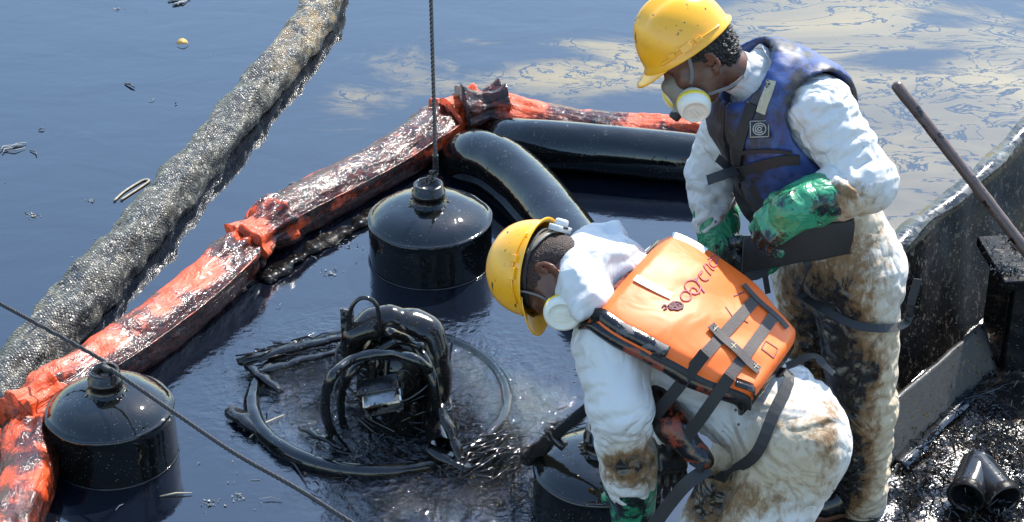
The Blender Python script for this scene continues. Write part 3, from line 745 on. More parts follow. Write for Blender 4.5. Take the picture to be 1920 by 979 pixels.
# ------------------------------------------------------------------ skimmer pump with its floating ring
PB = G(715, 745, 0)
def make_pump():
    root = tag(empty("skimmer_pump", PB), "oil-clogged pump with hose loops and handle inside a floating ring", "pump")
    def L(x, y, z): return PB + np.array([x, y, z])
    def q(u, v, y): return W(u, v, PB[1] + y)
    # floating ring
    C = G(712, 746, .002); a = np.linspace(0, 2 * np.pi, 121)[:-1]
    P = C + np.stack([np.cos(a) * .425, np.sin(a) * .425 * 1.0, .010 * np.sin(a + 3.6)], 1)
    rr = .019 + .010 * np.clip(-np.cos(a - .6), 0, 1)
    V, F, uv = sweep(P, rr, 16, closed=True, fn=lambda s, t: 1 + .05 * np.sin(s * 23) + .03 * np.sin(s * 61)); mesh("floating_ring", V, F, MT['oil_smooth'], root, uv=uv)
    # housing under a rounded hood
    V, F, uv = lathe([(.118, -.15), (.12, .0), (.118, .10), (.125, .12), (.122, .22), (.112, .27), (.09, .305), (.05, .325), (.001, .33)], 40, (0, 0, 0))
    V = V * [1.0, 1.0, 1] + np.stack([fbm(V, 9, 3), fbm(V, 9, 6), fbm(V, 9, 9)], 1) * .014; mesh("pump_housing", V + L(.055, -.10, 0), F, MT['oil_rough'], root, uv=uv)
    P = spline([q(655, 668, -.14), q(668, 628, -.14), q(705, 606, -.12), q(750, 603, -.10), q(795, 620, -.12), q(815, 660, -.15), q(822, 720, -.18), q(815, 770, -.2)], 46)
    V, F, uv = sweep(P, np.interp(np.linspace(0, 1, 46), [0, .2, .5, .8, 1], [.03, .048, .055, .045, .03]), 20, up=(0, 1, 0), fn=lambda s, t: 1 + .08 * np.sin(s * 40 + 2 * t) + .05 * np.sin(s * 97)); mesh("hood", V, F, MT['oil_rough'], root, uv=uv)
    # carrying handle and its bracket
    P = spline([q(654, 668, -.16), q(654, 612, -.16), q(658, 580, -.16), q(672, 561, -.16), q(690, 559, -.16), q(706, 572, -.16), q(711, 600, -.16), q(711, 640, -.16)], 40)
    V, F, uv = sweep(P, .0072, 10, up=(0, 1, 0)); hd = mesh("handle", V, F, MT['oil_steel'], root, uv=uv)
    V, F = box(q(652, 618, -.14), [nrm([1, -.3, 0]), nrm([.3, 1, 0]), [0, 0, 1]], (.021, .007, .078)); mesh("bracket", V, F, MT['rim'], root, smooth=False)
    for v0 in (590, 618, 644):
        V, F, uv = lathe([(.001, .006), (.006, .006), (.0065, 0)], 8); V = V @ np.array([[1, 0, 0], [0, 0, 1], [0, -1, 0]]); mesh("bolt", V + q(650, v0, -.152), F, MT['oil_steel'], root, uv=uv)
    # hose loops
    for pts, y, r in (([(650, 850), (622, 812), (609, 762), (622, 708), (662, 674), (715, 664), (772, 672), (808, 694)], -.31, .0165),
                      ([(728, 622), (770, 640), (800, 680), (817, 735), (815, 795), (790, 838), (768, 858)], -.25, .0150),
                      ([(668, 842), (644, 795), (640, 742), (660, 698), (702, 662), (748, 640), (790, 650)], -.22, .0135),
                      ([(700, 700), (728, 690), (752, 716), (746, 770), (720, 812), (690, 840)], -.20, .010)):
        P = spline([q(a_, b_, y + .05 * math.sin(i * 1.7)) for i, (a_, b_) in enumerate(pts)], 60)
        V, F, uv = sweep(P, r, 12, up=(0.1, 1, .1), fn=lambda s, t: 1 + .06 * np.sin(s * 37) + .04 * np.sin(t * 2 + s * 80)); mesh("hose_loop", V, F, MT['oil_smooth'], root, uv=uv)
    # wet metal control box with bolts
    A = [nrm([.98, .16, .12]), nrm([-.1, .8, .5]), nrm([-.1, -.5, .85])]
    V, F = box(q(718, 752, -.27), A, (.062, .03, .034)); bx = mesh("junction_box", V, F, MT['pump_metal'], root, smooth=False)
    V, F = box(q(708, 722, -.26), A, (.066, .026, .008)); mesh("box_lid", V, F, MT['oil_steel'], bx, smooth=False)
    for uu, vv in ((682, 736), (742, 728), (690, 778), (748, 770)):
        V, F, uv = lathe([(.001, .008), (.009, .007), (.010, 0)], 8); mesh("bolt", V @ np.array(A) + q(uu, vv, -.30), F, MT['oil_steel'], bx, uv=uv)
    for (a_, b_, y0, y1, r) in (((697, 735), (700, 672), -.24, -.24, .010), ((722, 720), (724, 676), -.24, -.22, .007), ((775, 800), (770, 668), -.2, -.16, .022), ((800, 830), (808, 700), -.2, -.16, .015)):
        V, F, uv = sweep(spline([q(*a_, y0), q(*b_, y1)], 12), r, 12, up=(0, 1, 0)); mesh("pipe", V, F, MT['oil_rough'], root, uv=uv)
    # open outlet pipe at the lower right
    P = spline([q(826, 838, -.36), q(815, 790, -.22)], 14); V, F, uv = sweep(P, .038, 20, caps=False, up=(0, 1, 0)); mesh("outlet_pipe", V, F, MT['oil'], root, uv=uv)
    for i in range(9):                                     # thin wires and cords snarled round the housing
        a0 = rng.uniform(0, 6.28); n_ = rng.integers(5, 8); pt = [PB + np.array([.05 + rng.uniform(.11, .21) * math.cos(a0 + j * .8), -.10 + rng.uniform(.10, .17) * math.sin(a0 + j * .8), rng.uniform(.0, .27)]) for j in range(n_)]
        V, F, uv = sweep(spline(pt, 50), rng.uniform(.0025, .006), 7, up=(.2, .1, 1)); mesh("cord", V, F, MT['oil_smooth'], root, uv=uv)
    b = MB()                                               # chips and straw clinging to the housing and hoses
    for _ in range(260):
        a0 = rng.uniform(0, 6.28); hgt = rng.uniform(0, .30); r0 = rng.uniform(.10, .17) * (1 if hgt < .2 else .8); p_ = PB + np.array([.05 + r0 * math.cos(a0), -.10 + r0 * .9 * math.sin(a0), hgt])
        if rng.random() < .6: stick(b, p_, rng.uniform(0, 3.14), rng.uniform(.02, .09), rng.uniform(.0012, .003), rng.uniform(-.02, .02), rng.uniform(-1, 1))
        else: flake(b, p_, rng.uniform(.004, .016))
    b.build("clinging_debris", MT['oil_rough'], root, smooth=False)["kind"] = "stuff"
    # frame bars
    for (a_, b_, h0, h1, w, th) in (((446, 680), (652, 630), .03, .06, .034, .012), ((468, 704), (650, 655), .02, .05, .020, .012), ((462, 686), (528, 736), .03, .02, .030, .014), ((428, 768), (490, 812), .02, .015, .05, .016),
                                    ((824, 762), (872, 878), .16, .02, .03, .014), ((800, 842), (880, 884), .05, .02, .04, .02), ((640, 842), (560, 800), .02, .015, .02, .01)):
        p = spline([G(*a_, h0), (G(*a_, h0) + G(*b_, h1)) / 2 + np.array([0, 0, .006]), G(*b_, h1)], 14)
        V, F, uv = ribbon(p, w * (1 - .3 * np.linspace(-1, 1, 14) ** 2), (.1, -.2, 1), th); V = V + np.stack([noise(V, 24, 3), noise(V, 24, 5), noise(V, 24, 7)], 1) * .008
        mesh("frame_bar", V, F, MT['oil_rough'], root, uv=uv)
make_pump()

# ------------------------------------------------------------------ debris
def scatter(name, mat, blobs, n, stickf, lab=None, h0=.004, size=1.0):
    b = MB()
    for _ in range(n):
        cu, cv, su, sv, a = blobs[rng.integers(len(blobs))]
        x, y = rng.normal(0, .55, 2); u = cu + x * su * math.cos(a) - y * sv * math.sin(a); v = cv + x * su * math.sin(a) + y * sv * math.cos(a)
        p = G(u, v, h0 + abs(rng.normal(0, .006)))
        if rng.random() < stickf: stick(b, p, rng.uniform(0, 3.14), rng.uniform(.015, .075) * size * (2.2 if rng.random() < .10 else 1), rng.uniform(.0010, .0034) * size ** .3, rng.uniform(0, .016) * size, rng.uniform(-1, 1))
        else: flake(b, p, rng.uniform(.004, .013) * size)
    return tag(b.build(name, mat, smooth=False), kind='stuff', label=lab)
scatter("oiled_debris", MT['oil_rough'], [(585, 720, 80, 50, 0), (620, 660, 110, 28, -.2), (560, 690, 90, 30, -.3), (860, 760, 50, 60, 0), (860, 840, 80, 60, .3), (900, 880, 90, 50, .4), (760, 900, 140, 55, 0), (700, 850, 110, 40, 0), (940, 850, 60, 50, .3), (830, 940, 110, 40, .1), (640, 780, 60, 60, 0), (975, 930, 40, 50, 0), (900, 850, 90, 30, -.15)], 1000, .82, "tangle of oil-soaked straw and chips floating round the pump")
def straw_bundle(a, b, n, spread, name, label):
    m = MB(); A, B = G(*a, .012), G(*b, .012); d = B - A; s = nrm(np.cross(d, [0, 0, 1]))
    for _ in range(n):
        t0 = rng.uniform(-.05, .55); t1 = t0 + rng.uniform(.25, .5); o = rng.normal(0, spread)
        P = np.array([A + d * t + s * (o + rng.normal(0, .012)) + np.array([0, 0, rng.uniform(0, .04)]) for t in (t0, (t0 + t1) / 2, t1)])
        m.add(*sweep(P, [.003, .0042, .002], 5))
    tag(m.build(name, MT['oil_rough'], smooth=True, origin=A * [1, 1, 0]), label, "straw bundle", kind='stuff')
straw_bundle((850, 892), (1010, 812), 42, .045, "straw_bundle", "bundle of oiled straw between the pump and the drum by the worker's arm")
straw_bundle((448, 684), (640, 640), 26, .022, "straw_bundle", "bundle of oiled straw along the bar pointing left from the pump")
straw_bundle((1030, 818), (1110, 802), 22, .03, "straw_bundle", "clump of oiled straw caught behind the drum by the worker's arm")
# single bits afloat on the open oil, each a thing of its own
def bit(name, px, ln, ang, r, mat, label, cat, kind_='stick', bend=.2):
    p = G(*px, .004); b = MB()
    if kind_ == 'stick': stick(b, p, ang, ln, r, r * 1.5, bend, 6)
    elif kind_ == 'leaf':
        t = np.linspace(0, 1, 9); w = np.sin(t * math.pi) ** .7 * ln * .32 + .0006; P = p + np.outer(t - .5, np.array([math.cos(ang), math.sin(ang), 0]) * ln); P[:, 2] += .012 * np.sin(t * 3.1) + .003
        b.add(*ribbon(P, w * 2, (.2, -.35, 1), .002))
    elif kind_ == 'clump':
        for _ in range(22): flake(b, p + np.array([*rng.normal(0, ln * .33, 2), rng.uniform(-.002, .001)]), rng.uniform(.003, .009))
    elif kind_ == 'sprig':
        for k in range(6): stick(b, p + np.array([*rng.normal(0, ln * .22, 2), 0]), ang + rng.normal(0, .5), ln * rng.uniform(.4, .9), r, .004, rng.uniform(-1, 1), 5)
    elif kind_ == 'loop':
        d = np.array([math.cos(ang), math.sin(ang), 0]); s = np.array([-d[1], d[0], 0])
        b.add(*sweep(spline([p - d * ln / 2, p - d * ln * .1 + s * .016, p + d * ln * .42 + s * .016, p + d * ln * .5, p + d * ln * .4 - s * .012, p - d * ln * .4 - s * .018], 30), r, 6))
    tag(b.build(name, mat, smooth=kind_ != 'clump', origin=p * [1, 1, 0]), label, cat, kind='stuff' if kind_ == 'clump' else None)
bit("dry_leaf", (342, 83), .052, .1, .01, MT['leaf'], "yellow-brown dry leaf afloat on open oil near the top", "leaf", 'leaf')
bit("feather_scrap", (330, 6), .09, .35, .005, MT['scum'], "pale jagged scrap afloat at the top edge above the leaf", "scrap", 'sprig')
bit("foam_scrap", (218, 16), .03, .3, .005, MT['scum'], "small pale foam scrap afloat near the top left edge", "scrap", 'clump')
bit("twig", (243, 161), .066, -.75, .005, MT['twig'], "short dark twig alone on open oil left of the netted boom", "twig")
bit("twig", (330, 194), .014, 1.2, .003, MT['twig'], "tiny dark speck of twig close to the netted boom", "twig")
bit("twig", (78, 243), .026, .2, .003, MT['twig'], "small dark twig on open oil at the far left", "twig")
bit("reed_sprig", (20, 276), .10, .3, .003, MT['scum'], "pale sprig of reed at the left edge", "sprig", 'sprig')
bit("twig", (62, 287), .062, -.95, .003, MT['twig'], "thin bent twig beside the pale reed sprig", "twig", bend=.6)
bit("leaf_clump", (60, 404), .05, .3, .005, MT['straw'], "small grey clump of leaf crumbs left of the netted boom", "clump", 'clump')
bit("bent_reed", (246, 357), .20, 1.0, .0045, MT['straw'], "long folded grey reed touching the netted boom", "reed", 'loop')
bit("foam_scrap", (170, 374), .022, .2, .005, MT['scum'], "tiny pale foam scrap between the leaf crumbs and the folded reed", "scrap", 'clump')
bit("foam_scrap", (652, 458), .075, .2, .005, MT['scum'], "pale bubbly scum patch left of the second drum", "scum", 'clump')
bit("foam_scrap", (620, 510), .05, .2, .005, MT['scum'], "small bubbly scum patch near the loose boom skirt", "scum", 'clump')
bit("straw_stalk", (660, 440), .19, .95, .004, MT['straw'], "pale straw stalk leaning off the loose boom skirt", "stalk", bend=.3)
bit("straw_stalk", (500, 800), .16, .9, .0035, MT['straw'], "pale straw stalk crossing the ring's left edge", "stalk", bend=.3)
bit("straw_stalk", (545, 875), .22, -1.0, .0035, MT['twig'], "thin dark stalk below the ring's left edge", "stalk", bend=.2)
bit("foam_scrap", (395, 943), .05, .2, .005, MT['scum'], "grey scum flakes right of the first drum's reflection", "scum", 'clump')
bit("foam_scrap", (446, 931), .04, .2, .005, MT['scum'], "grey scum flakes beside the rope at bottom left", "scum", 'clump')
bit("straw_stalk", (330, 928), .10, .15, .003, MT['straw'], "straw stalk on the first drum's dark reflection", "stalk", bend=.1)
bit("wet_feather", (12, 806), .06, -.6, .006, MT['oil'], "black wet scrap at the left edge beside the orange boom", "scrap", 'sprig')
scatter("floating_specks", MT['scum'], [(380, 300, 420, 300, 0), (500, 600, 260, 160, 0), (640, 420, 120, 90, 0), (420, 880, 160, 80, 0), (1040, 740, 70, 60, 0)], 110, .3, "scattered pale specks drifting on the oil", .0, .45)

# ------------------------------------------------------------------ skiff
def make_boat():
    fl = .035
    c0, c1 = G(1690, 468, .52), G(1972, 216, .52)
    b0, b1 = G(1672, 752, fl), G(1905, 556, fl)
    ext = 1.1
    c1 = c0 + (c1 - c0) * 2.2; b1 = b0 + (b1 - b0) * 2.2
    root = tag(empty("work_skiff", (b0 + b1) / 2), "oil-blackened flat skiff the two workers stand in, grey rim along its far side", "boat")
    # far side wall (outer and inner skin)
    n = 60; t = np.linspace(0, 1, n)[:, None]; o = nrm(np.cross(c1 - c0, [0, 0, 1])); o = o if o[1] > 0 else -o
    top, bot = c0 + (c1 - c0) * t, b0 + (b1 - b0) * t
    rows = 14; s = np.linspace(0, 1, rows)
    inn = np.stack([bot + (top - bot) * k for k in s], 1)
    inn = inn + (o * (fbm(inn.reshape(-1, 3), 5, 3) * .012).reshape(n, rows, 1))
    out = inn + o * .03; out[:, 0, 2] = -.2
    V = np.concatenate([inn.reshape(-1, 3), out.reshape(-1, 3)]); F = []; K = n * rows
    for i in range(n - 1):
        for j in range(rows - 1):
            q = (i * rows + j, (i + 1) * rows + j, (i + 1) * rows + j + 1, i * rows + j + 1); F.append(q[::-1]); F.append(tuple(x + K for x in q))
        F.append((i * rows + rows - 1, (i + 1) * rows + rows - 1, K + (i + 1) * rows + rows - 1, K + i * rows + rows - 1)[::-1])
    F += [(j, j + 1, K + j + 1, K + j) for j in range(rows - 1)]
    mesh("side_wall", V, F, MT['hull'], root)
    P = np.linspace(0, 1, 90)[:, None] * (c1 - c0) + c0 + o * .020 + np.array([0, 0, .004]); P[:, 2] += .006 * np.sin(np.linspace(0, 33, 90)); P += o * (.01 * np.sin(np.linspace(0, 21, 90)))[:, None]
    V, F, uv = ribbon(P, .062 + .010 * np.sin(np.linspace(0, 50, 90)), (.05, -.1, 1), .016); V = V + np.stack([noise(V, 30, 3), noise(V, 30, 5), noise(V, 30, 7)], 1) * .003
    mesh("gunwale", V, F, MT['rim'], root, uv=uv)
    # bow end running down behind the legs, and the floor
    e1 = G(1395, 1120, .30); e0 = c0 + [0, 0, -.04]
    P = np.array([e0 + (e1 - e0) * k for k in np.linspace(0, 1, 30)]); pb = P.copy(); pb[:, 2] = fl - .2
    A_, B_ = P, pb; nn = nrm(np.cross(e1 - e0, [0, 0, 1])); nn = nn if nn[0] < 0 else -nn
    V = np.concatenate([A_, B_, A_ + nn * .03, B_ + nn * .03]); F = []
    for i in range(29): F += [(i, i + 1, 31 + i, 30 + i), (60 + i, 90 + i, 91 + i, 61 + i), (i, 60 + i, 61 + i, i + 1)]
    mesh("end_wall", V, F, MT['hull'], root, smooth=False)
    f2, f3 = G(2300, 560, fl), G(2300, 1400, fl); poly = [G(1660, 770, fl), G(1390, 1130, fl), G(1300, 1400, fl), f3, b1 + o * .01]
    nx, ny = 90, 60; a, b_, c_, d_ = b0 + o * .01, b1 + o * .01, G(2350, 1300, fl), G(1330, 1300, fl)
    uu, vv = np.meshgrid(np.linspace(0, 1, nx), np.linspace(0, 1, ny)); uu, vv = uu.ravel()[:, None], vv.ravel()[:, None]
    V = (a * (1 - uu) + b_ * uu) * (1 - vv) + (d_ * (1 - uu) + c_ * uu) * vv
    V[:, 2] += .012 * fbm(V * [1, 1, 0], 6, 3) + .01 * ridge(V * [1, 1, 0], 11, 5)
    i = np.arange((ny - 1) * nx).reshape(ny - 1, nx)[:, :-1].ravel(); F = np.stack([i, i + nx, i + nx + 1, i + 1], 1)
    mesh("floor", V, F, MT['floor'], root)
    # grey plank along the foot of the wall, leaning on it
    p = [G(1676, 752, .20), G(1846, 606, .20), G(1868, 690, .05), G(1672, 872, .05)]
    nx, ny = 40, 16; uu, vv = np.meshgrid(np.linspace(0, 1, nx), np.linspace(0, 1, ny)); uu, vv = uu.ravel()[:, None], vv.ravel()[:, None]
    V = (p[0] * (1 - uu) + p[1] * uu) * (1 - vv) + (p[3] * (1 - uu) + p[2] * uu) * vv; V[:, 2] += .004 * fbm(V, 9, 3)
    i = np.arange((ny - 1) * nx).reshape(ny - 1, nx)[:, :-1].ravel(); F1 = np.stack([i, i + nx, i + nx + 1, i + 1], 1)
    nnn = nrm(np.cross(p[1] - p[0], p[3] - p[0])); nnn = nnn if nnn[2] > 0 else -nnn
    V2 = V - nnn * .02; N_ = len(V); F = F1.tolist() + [[q + N_ for q in f[::-1]] for f in F1.tolist()]
    for j in range(nx - 1): F += [[j, j + 1, N_ + j + 1, N_ + j], [(ny - 1) * nx + j + 1, (ny - 1) * nx + j, N_ + (ny - 1) * nx + j, N_ + (ny - 1) * nx + j + 1]]
    for j in range(ny - 1): F += [[(j + 1) * nx, j * nx, N_ + j * nx, N_ + (j + 1) * nx], [j * nx + nx - 1, (j + 1) * nx + nx - 1, N_ + (j + 1) * nx + nx - 1, N_ + j * nx + nx - 1]]
    mesh("foot_plank", np.vstack([V, V2]), F, MT['plank'], root)
    # standing oil along the plank's lower edge
    q = spline([G(1690, 872, .058), G(1740, 822, .058), G(1790, 772, .058), G(1822, 735, .058)], 40); q[:, 2] = .062
    V, F, uv = ribbon(q, .045 + .012 * np.sin(np.linspace(0, 9, 40)), (0, 0, 1), .006); mesh("oil_puddle", V, F, MT['puddle'], root, uv=uv)
    # thwart box at the right
    z0, z1 = .04, .40
    t0 = G(1888, 532, z1); t1 = t0 + np.array([1.4, .16, 0]); dep = np.array([-.03, .26, 0])
    for nm, cc, hh, mt in (("thwart", (t0 + t1 + dep) / 2 + np.array([0, 0, 0]), (.72, .15, .018), MT['hull']), ("thwart_front", (t0 + t1) / 2 + np.array([.02, .03, -.19]), (.69, .012, .168), MT['oil']), ("thwart_end", t0 + np.array([.025, .15, -.19]), (.012, .10, .168), MT['oil'])):
        xa = nrm(t1 - t0); ya = nrm(np.cross([0, 0, 1.0], xa)); V, F = box(cc, [xa, ya, [0, 0, 1]], hh); mesh(nm, V, F, mt, root, smooth=False)
    # chips and clots stuck on the thwart and the plank
    return root
make_boat()
scatter("bilge_debris", MT['oil_rough'], [(1760, 830, 110, 60, -.6), (1860, 760, 80, 60, -.5), (1720, 900, 70, 40, -.5), (1800, 960, 160, 40, 0), (1880, 830, 60, 50, 0), (1900, 930, 40, 60, 0)], 1700, .35, "oil-soaked chips and straw covering the skiff floor", .055)
scatter("thwart_debris", MT['rim'], [(1900, 455, 36, 26, -.6), (1890, 508, 30, 10, .1)], 120, .4, "grey chips heaped on the skiff's cross seat", .42)
def open_pipe(c, a, r, ln, label):
    ends = spline([c, c + nrm(a) * ln], 14); root = tag(empty("pipe_piece", c * [1, 1, 0] + np.array([0, 0, .04])), label, "pipe", "short black pipes on the skiff floor")
    up = (0, 0, 1); V1, F1, uv1 = sweep(ends, r, 28, caps=False, up=up); V2, F2, uv2 = sweep(ends, r * .86, 28, caps=False, up=up)
    n = len(V1); F = F1 + [[q + n for q in f[::-1]] for f in F2] + [[j, (j + 1) % 28, n + (j + 1) % 28, n + j] for j in range(28)]
    mesh("pipe_wall", np.vstack([V1, V2]), F, MT['oil_steel'], root, uv=np.vstack([uv1, uv2]))
    V, F, uv = sweep(np.array([c + nrm(a) * x for x in (.0, .012, .02, .03)]), [r * 1.04, r * 1.08, r * 1.08, r * 1.02], 28, caps=False, up=up); mesh("pipe_collar", V, F, MT['hull'], root, uv=uv)
open_pipe(G(1812, 934, .10), (.45, 1, .10), .058, .16, "left one of two short open pipes on the skiff floor")
open_pipe(G(1884, 940, .10), (-.40, 1, .10), .058, .16, "right one of two short open pipes on the skiff floor")
def make_pole():
    a, b = W(1683, 163, 6.0), W(1935, 487, 5.72); d = b - a; e = b + d * ((.06 - b[2]) / d[2]) if d[2] < 0 else b
    P = spline([a, b, e], 60); P += np.outer(np.sin(np.linspace(0, 6, 60)), [.004, .003, 0]); P, rr = capped(P, .0185, e=6)
    V, F, uv = sweep(P, rr, 16, up=(0, 1, 0), fn=lambda s, t: 1 + .03 * np.sin(s * 31) + .03 * np.sin(s * 83 + t)); tag(mesh("wooden_pole", V, F, MT['pole'], uv=uv, origin=e), "rusty brown pole leaning up out of the skiff at right", "pole")
make_pole()
def make_scraper():
    a, b = G(983, 866, .12), W(1206, 676, 4.86); root = tag(empty("long_scraper", a), "black oil-coated long-handled scraper reaching from the bent worker to the drum", "scraper")
    k = a + (b - a) * .28
    V, F, uv = sweep(spline([k - (b - a) * .03, b], 30), .0175, 12, fn=lambda s, t: 1 + .05 * np.sin(s * 40)); mesh("handle", V, F, MT['oil'], root, uv=uv)
    V, F, uv = sweep(spline([a, a + (k - a) * .5, k], 24), np.interp(np.linspace(0, 1, 24), [0, .15, .8, 1], [.012, .026, .024, .020]), 12, fn=lambda s, t: 1 + .12 * np.sin(s * 60 + t)); mesh("socket", V, F, MT['oil_rough'], root, uv=uv)
    V, F, uv = sweep(spline([k + [-.02, 0, .03], k + [0, -.01, 0], k + [.03, -.03, -.02]], 10), .016, 10); mesh("clamp", V, F, MT['oil_rough'], root, uv=uv)
make_scraper()
# ------------------------------------------------------------------ people
T0 = np.array([0.0, 0, 0])
def bounds(prims, m=.12):
    lo = np.min([p[0] for p in prims], 0) - m; hi = np.max([p[1] for p in prims], 0) + m
    return lo, hi
def solid(prims, h, m=.1):
    """prims: list of (prim, k)"""
    lo, hi = bounds([p for p, _ in prims], m); F = Field(lo, hi, h)
    for p, k in prims: F.add(p, k)
    return F
def gauss_px(V, lst):
    u, v = pix(V); s = np.zeros(len(V))
    for cu, cv, su, sv, w in lst: s = s + w * np.exp(-((u - cu) / su) ** 2 - ((v - cv) / sv) ** 2)
    return s
def sdf_mesh(name, F, mat, parent, it=1, disp=None, attrs=None, origin=None):
    V, Q = F.surface(); V = relax(V, Q, it)
    if disp is not None: V = V + vnormals(V, Q) * disp(V)[:, None]
    return mesh(name, V, Q, mat, parent, attrs=attrs(V) if attrs else None, origin=origin)

def tri_sample(F, P):
    """trilinear value and gradient of the field"""
    q = (P - F.lo) / F.h; i = np.clip(np.floor(q).astype(int), 0, F.n - 2); f = np.clip(q - i, 0, 1)
    c = {}
    for a in (0, 1):
        for b in (0, 1):
            for d in (0, 1): c[a, b, d] = F.F[i[:, 0] + a, i[:, 1] + b, i[:, 2] + d]
    x, y, z = f.T
    def L(a, b, t): return a + (b - a) * t
    v = L(L(L(c[0, 0, 0], c[1, 0, 0], x), L(c[0, 1, 0], c[1, 1, 0], x), y), L(L(c[0, 0, 1], c[1, 0, 1], x), L(c[0, 1, 1], c[1, 1, 1], x), y), z)
    gx = L(L(c[1, 0, 0] - c[0, 0, 0], c[1, 1, 0] - c[0, 1, 0], y), L(c[1, 0, 1] - c[0, 0, 1], c[1, 1, 1] - c[0, 1, 1], y), z)
    gy = L(L(c[0, 1, 0] - c[0, 0, 0], c[1, 1, 0] - c[1, 0, 0], x), L(c[0, 1, 1] - c[0, 0, 1], c[1, 1, 1] - c[1, 0, 1], x), z)
    gz = L(L(c[0, 0, 1] - c[0, 0, 0], c[1, 0, 1] - c[1, 0, 0], x), L(c[0, 1, 1] - c[0, 1, 0], c[1, 1, 1] - c[1, 1, 0], x), y)
    g = np.stack([gx, gy, gz], 1); return v, g / np.maximum(1e-6, np.linalg.norm(g, axis=1))[:, None]
def drape(V, Q, body, along, slack=1.22, across=1.03, pin=None, steps=70, near=.004, far=.034, bend=.10, grav=.00004, stick=.06, seed=1):
    """position-based cloth: the cloth is cut longer than the limb (along = limb direction at each vertex), lies on the body and buckles into folds"""
    E = np.concatenate([Q[:, [0, 1]], Q[:, [1, 2]], Q[:, [2, 3]], Q[:, [3, 0]]]); E.sort(1); E = np.unique(E, axis=0)
    D = np.concatenate([Q[:, [0, 2]], Q[:, [1, 3]]])
    n = len(V)
    nb = np.concatenate([E, E[:, ::-1]]); nb = nb[np.argsort(nb[:, 0], kind='stable')]; st = np.searchsorted(nb[:, 0], np.arange(n)); deg = np.bincount(nb[:, 0], minlength=n)
    # straight-through neighbours (bending)
    B = []
    ok = np.nonzero(deg == 4)[0]; N4 = nb[st[ok][:, None] + np.arange(4)][..., 1]
    d4 = V[N4] - V[ok][:, None]; d4 /= np.maximum(1e-9, np.linalg.norm(d4, axis=2))[..., None]
    dots = np.einsum('nik,njk->nij', d4, d4); j0 = dots[:, 0].argmin(1); B.append(np.stack([N4[:, 0], N4[np.arange(len(ok)), j0]], 1))
    rest = [[1, 2, 3], ]; oth = np.array([[k for k in (1, 2, 3) if k != j] for j in (1, 2, 3)])[j0 - 1]; B.append(np.stack([N4[np.arange(len(ok)), oth[:, 0]], N4[np.arange(len(ok)), oth[:, 1]]], 1))
    B = np.concatenate(B)
    sl = np.broadcast_to(np.asarray(slack, float), (n,)) * (1 + .5 * (np.asarray(slack) - 1) * np.clip(fbm(V, 6, seed + 5) * 1.6, -1, 1))
    def rl(C):
        d = V[C[:, 1]] - V[C[:, 0]]; l = np.linalg.norm(d, axis=1); a = along[C[:, 0]] + along[C[:, 1]]; a /= np.maximum(1e-9, np.linalg.norm(a, axis=1))[:, None]
        c2 = (np.einsum('nk,nk->n', d, a) / np.maximum(l, 1e-9)) ** 2; return l * np.sqrt(c2 * ((sl[C[:, 0]] + sl[C[:, 1]]) / 2) ** 2 + (1 - c2) * across ** 2)
    C = np.concatenate([E, D, B]); L0 = rl(C); k = np.concatenate([np.full(len(E), 1.0), np.full(len(D), .45), np.full(len(B), bend)])
    cnt = np.bincount(C.ravel(), minlength=n).astype(float)
    w = np.ones(n) if pin is None else 1 - np.clip(pin, 0, 1)
    # jitter along the normal picks where the folds start
    X = V + vnormals(V, Q) * (.004 * fbm(V, 14, seed))[:, None] * w[:, None]; prev = X.copy()
    ca, cb = C[:, 0], C[:, 1]; wsum = np.maximum(1e-6, w[ca] + w[cb]); wa, wb = w[ca] / wsum, w[cb] / wsum
    inv = 1.0 / np.maximum(1, np.bincount(ca, k, n) + np.bincount(cb, k, n)) * 1.5
    V0 = V
    for it in range(steps):
        vel = (X - prev) * .55; prev = X.copy(); X = X + vel * w[:, None]; X[:, 2] -= grav * w
        for sub in range(5):
            d = X[cb] - X[ca]; l = np.linalg.norm(d, axis=1); cr = d * (k * (l - L0) / np.maximum(l, 1e-9))[:, None]
            pa, pb = cr * wa[:, None], cr * wb[:, None]
            for ax_ in range(3): X[:, ax_] += (np.bincount(ca, pa[:, ax_], n) - np.bincount(cb, pb[:, ax_], n)) * inv * 2
        v, g = tri_sample(body, X)
        X = X + g * (np.maximum(near - v, 0) - np.maximum(v - far, 0) * .6)[:, None] * (w > .01)[:, None]
        X = X + along * (np.einsum('nk,nk->n', V0 - X, along) * stick * w)[:, None]      # friction: cloth does not slide along the limb
        X = np.where((w < .01)[:, None], V0, X)
    return X

def along_limbs(V, segs, twist=.35, seed=2):
    """nearest limb for every vertex: its direction (slightly twisted, so folds run slantwise) and its slack"""
    best = np.full(len(V), 9.0); A = np.zeros_like(V); sl = np.ones(len(V))
    for a, b, r, k in segs:
        ba = b - a; t = np.clip(((V - a) @ ba) / (ba @ ba), 0, 1); d = np.linalg.norm(V - a - t[:, None] * ba, axis=1) - r; m = d < best
        best[m] = d[m]; A[m] = nrm(ba); sl[m] = k
    T = np.cross(A, V - V.mean(0)); T /= np.maximum(1e-6, np.linalg.norm(T, axis=1))[:, None]
    A = A + T * (twist * np.clip(noise(V, 5, seed) * 2.5, -1.2, 1.2))[:, None]
    return A / np.linalg.norm(A, axis=1)[:, None], sl

def smooth_more(o, lv=1):
    sb = o.modifiers.new("subdivision", 'SUBSURF'); sb.levels = 0; sb.render_levels = lv

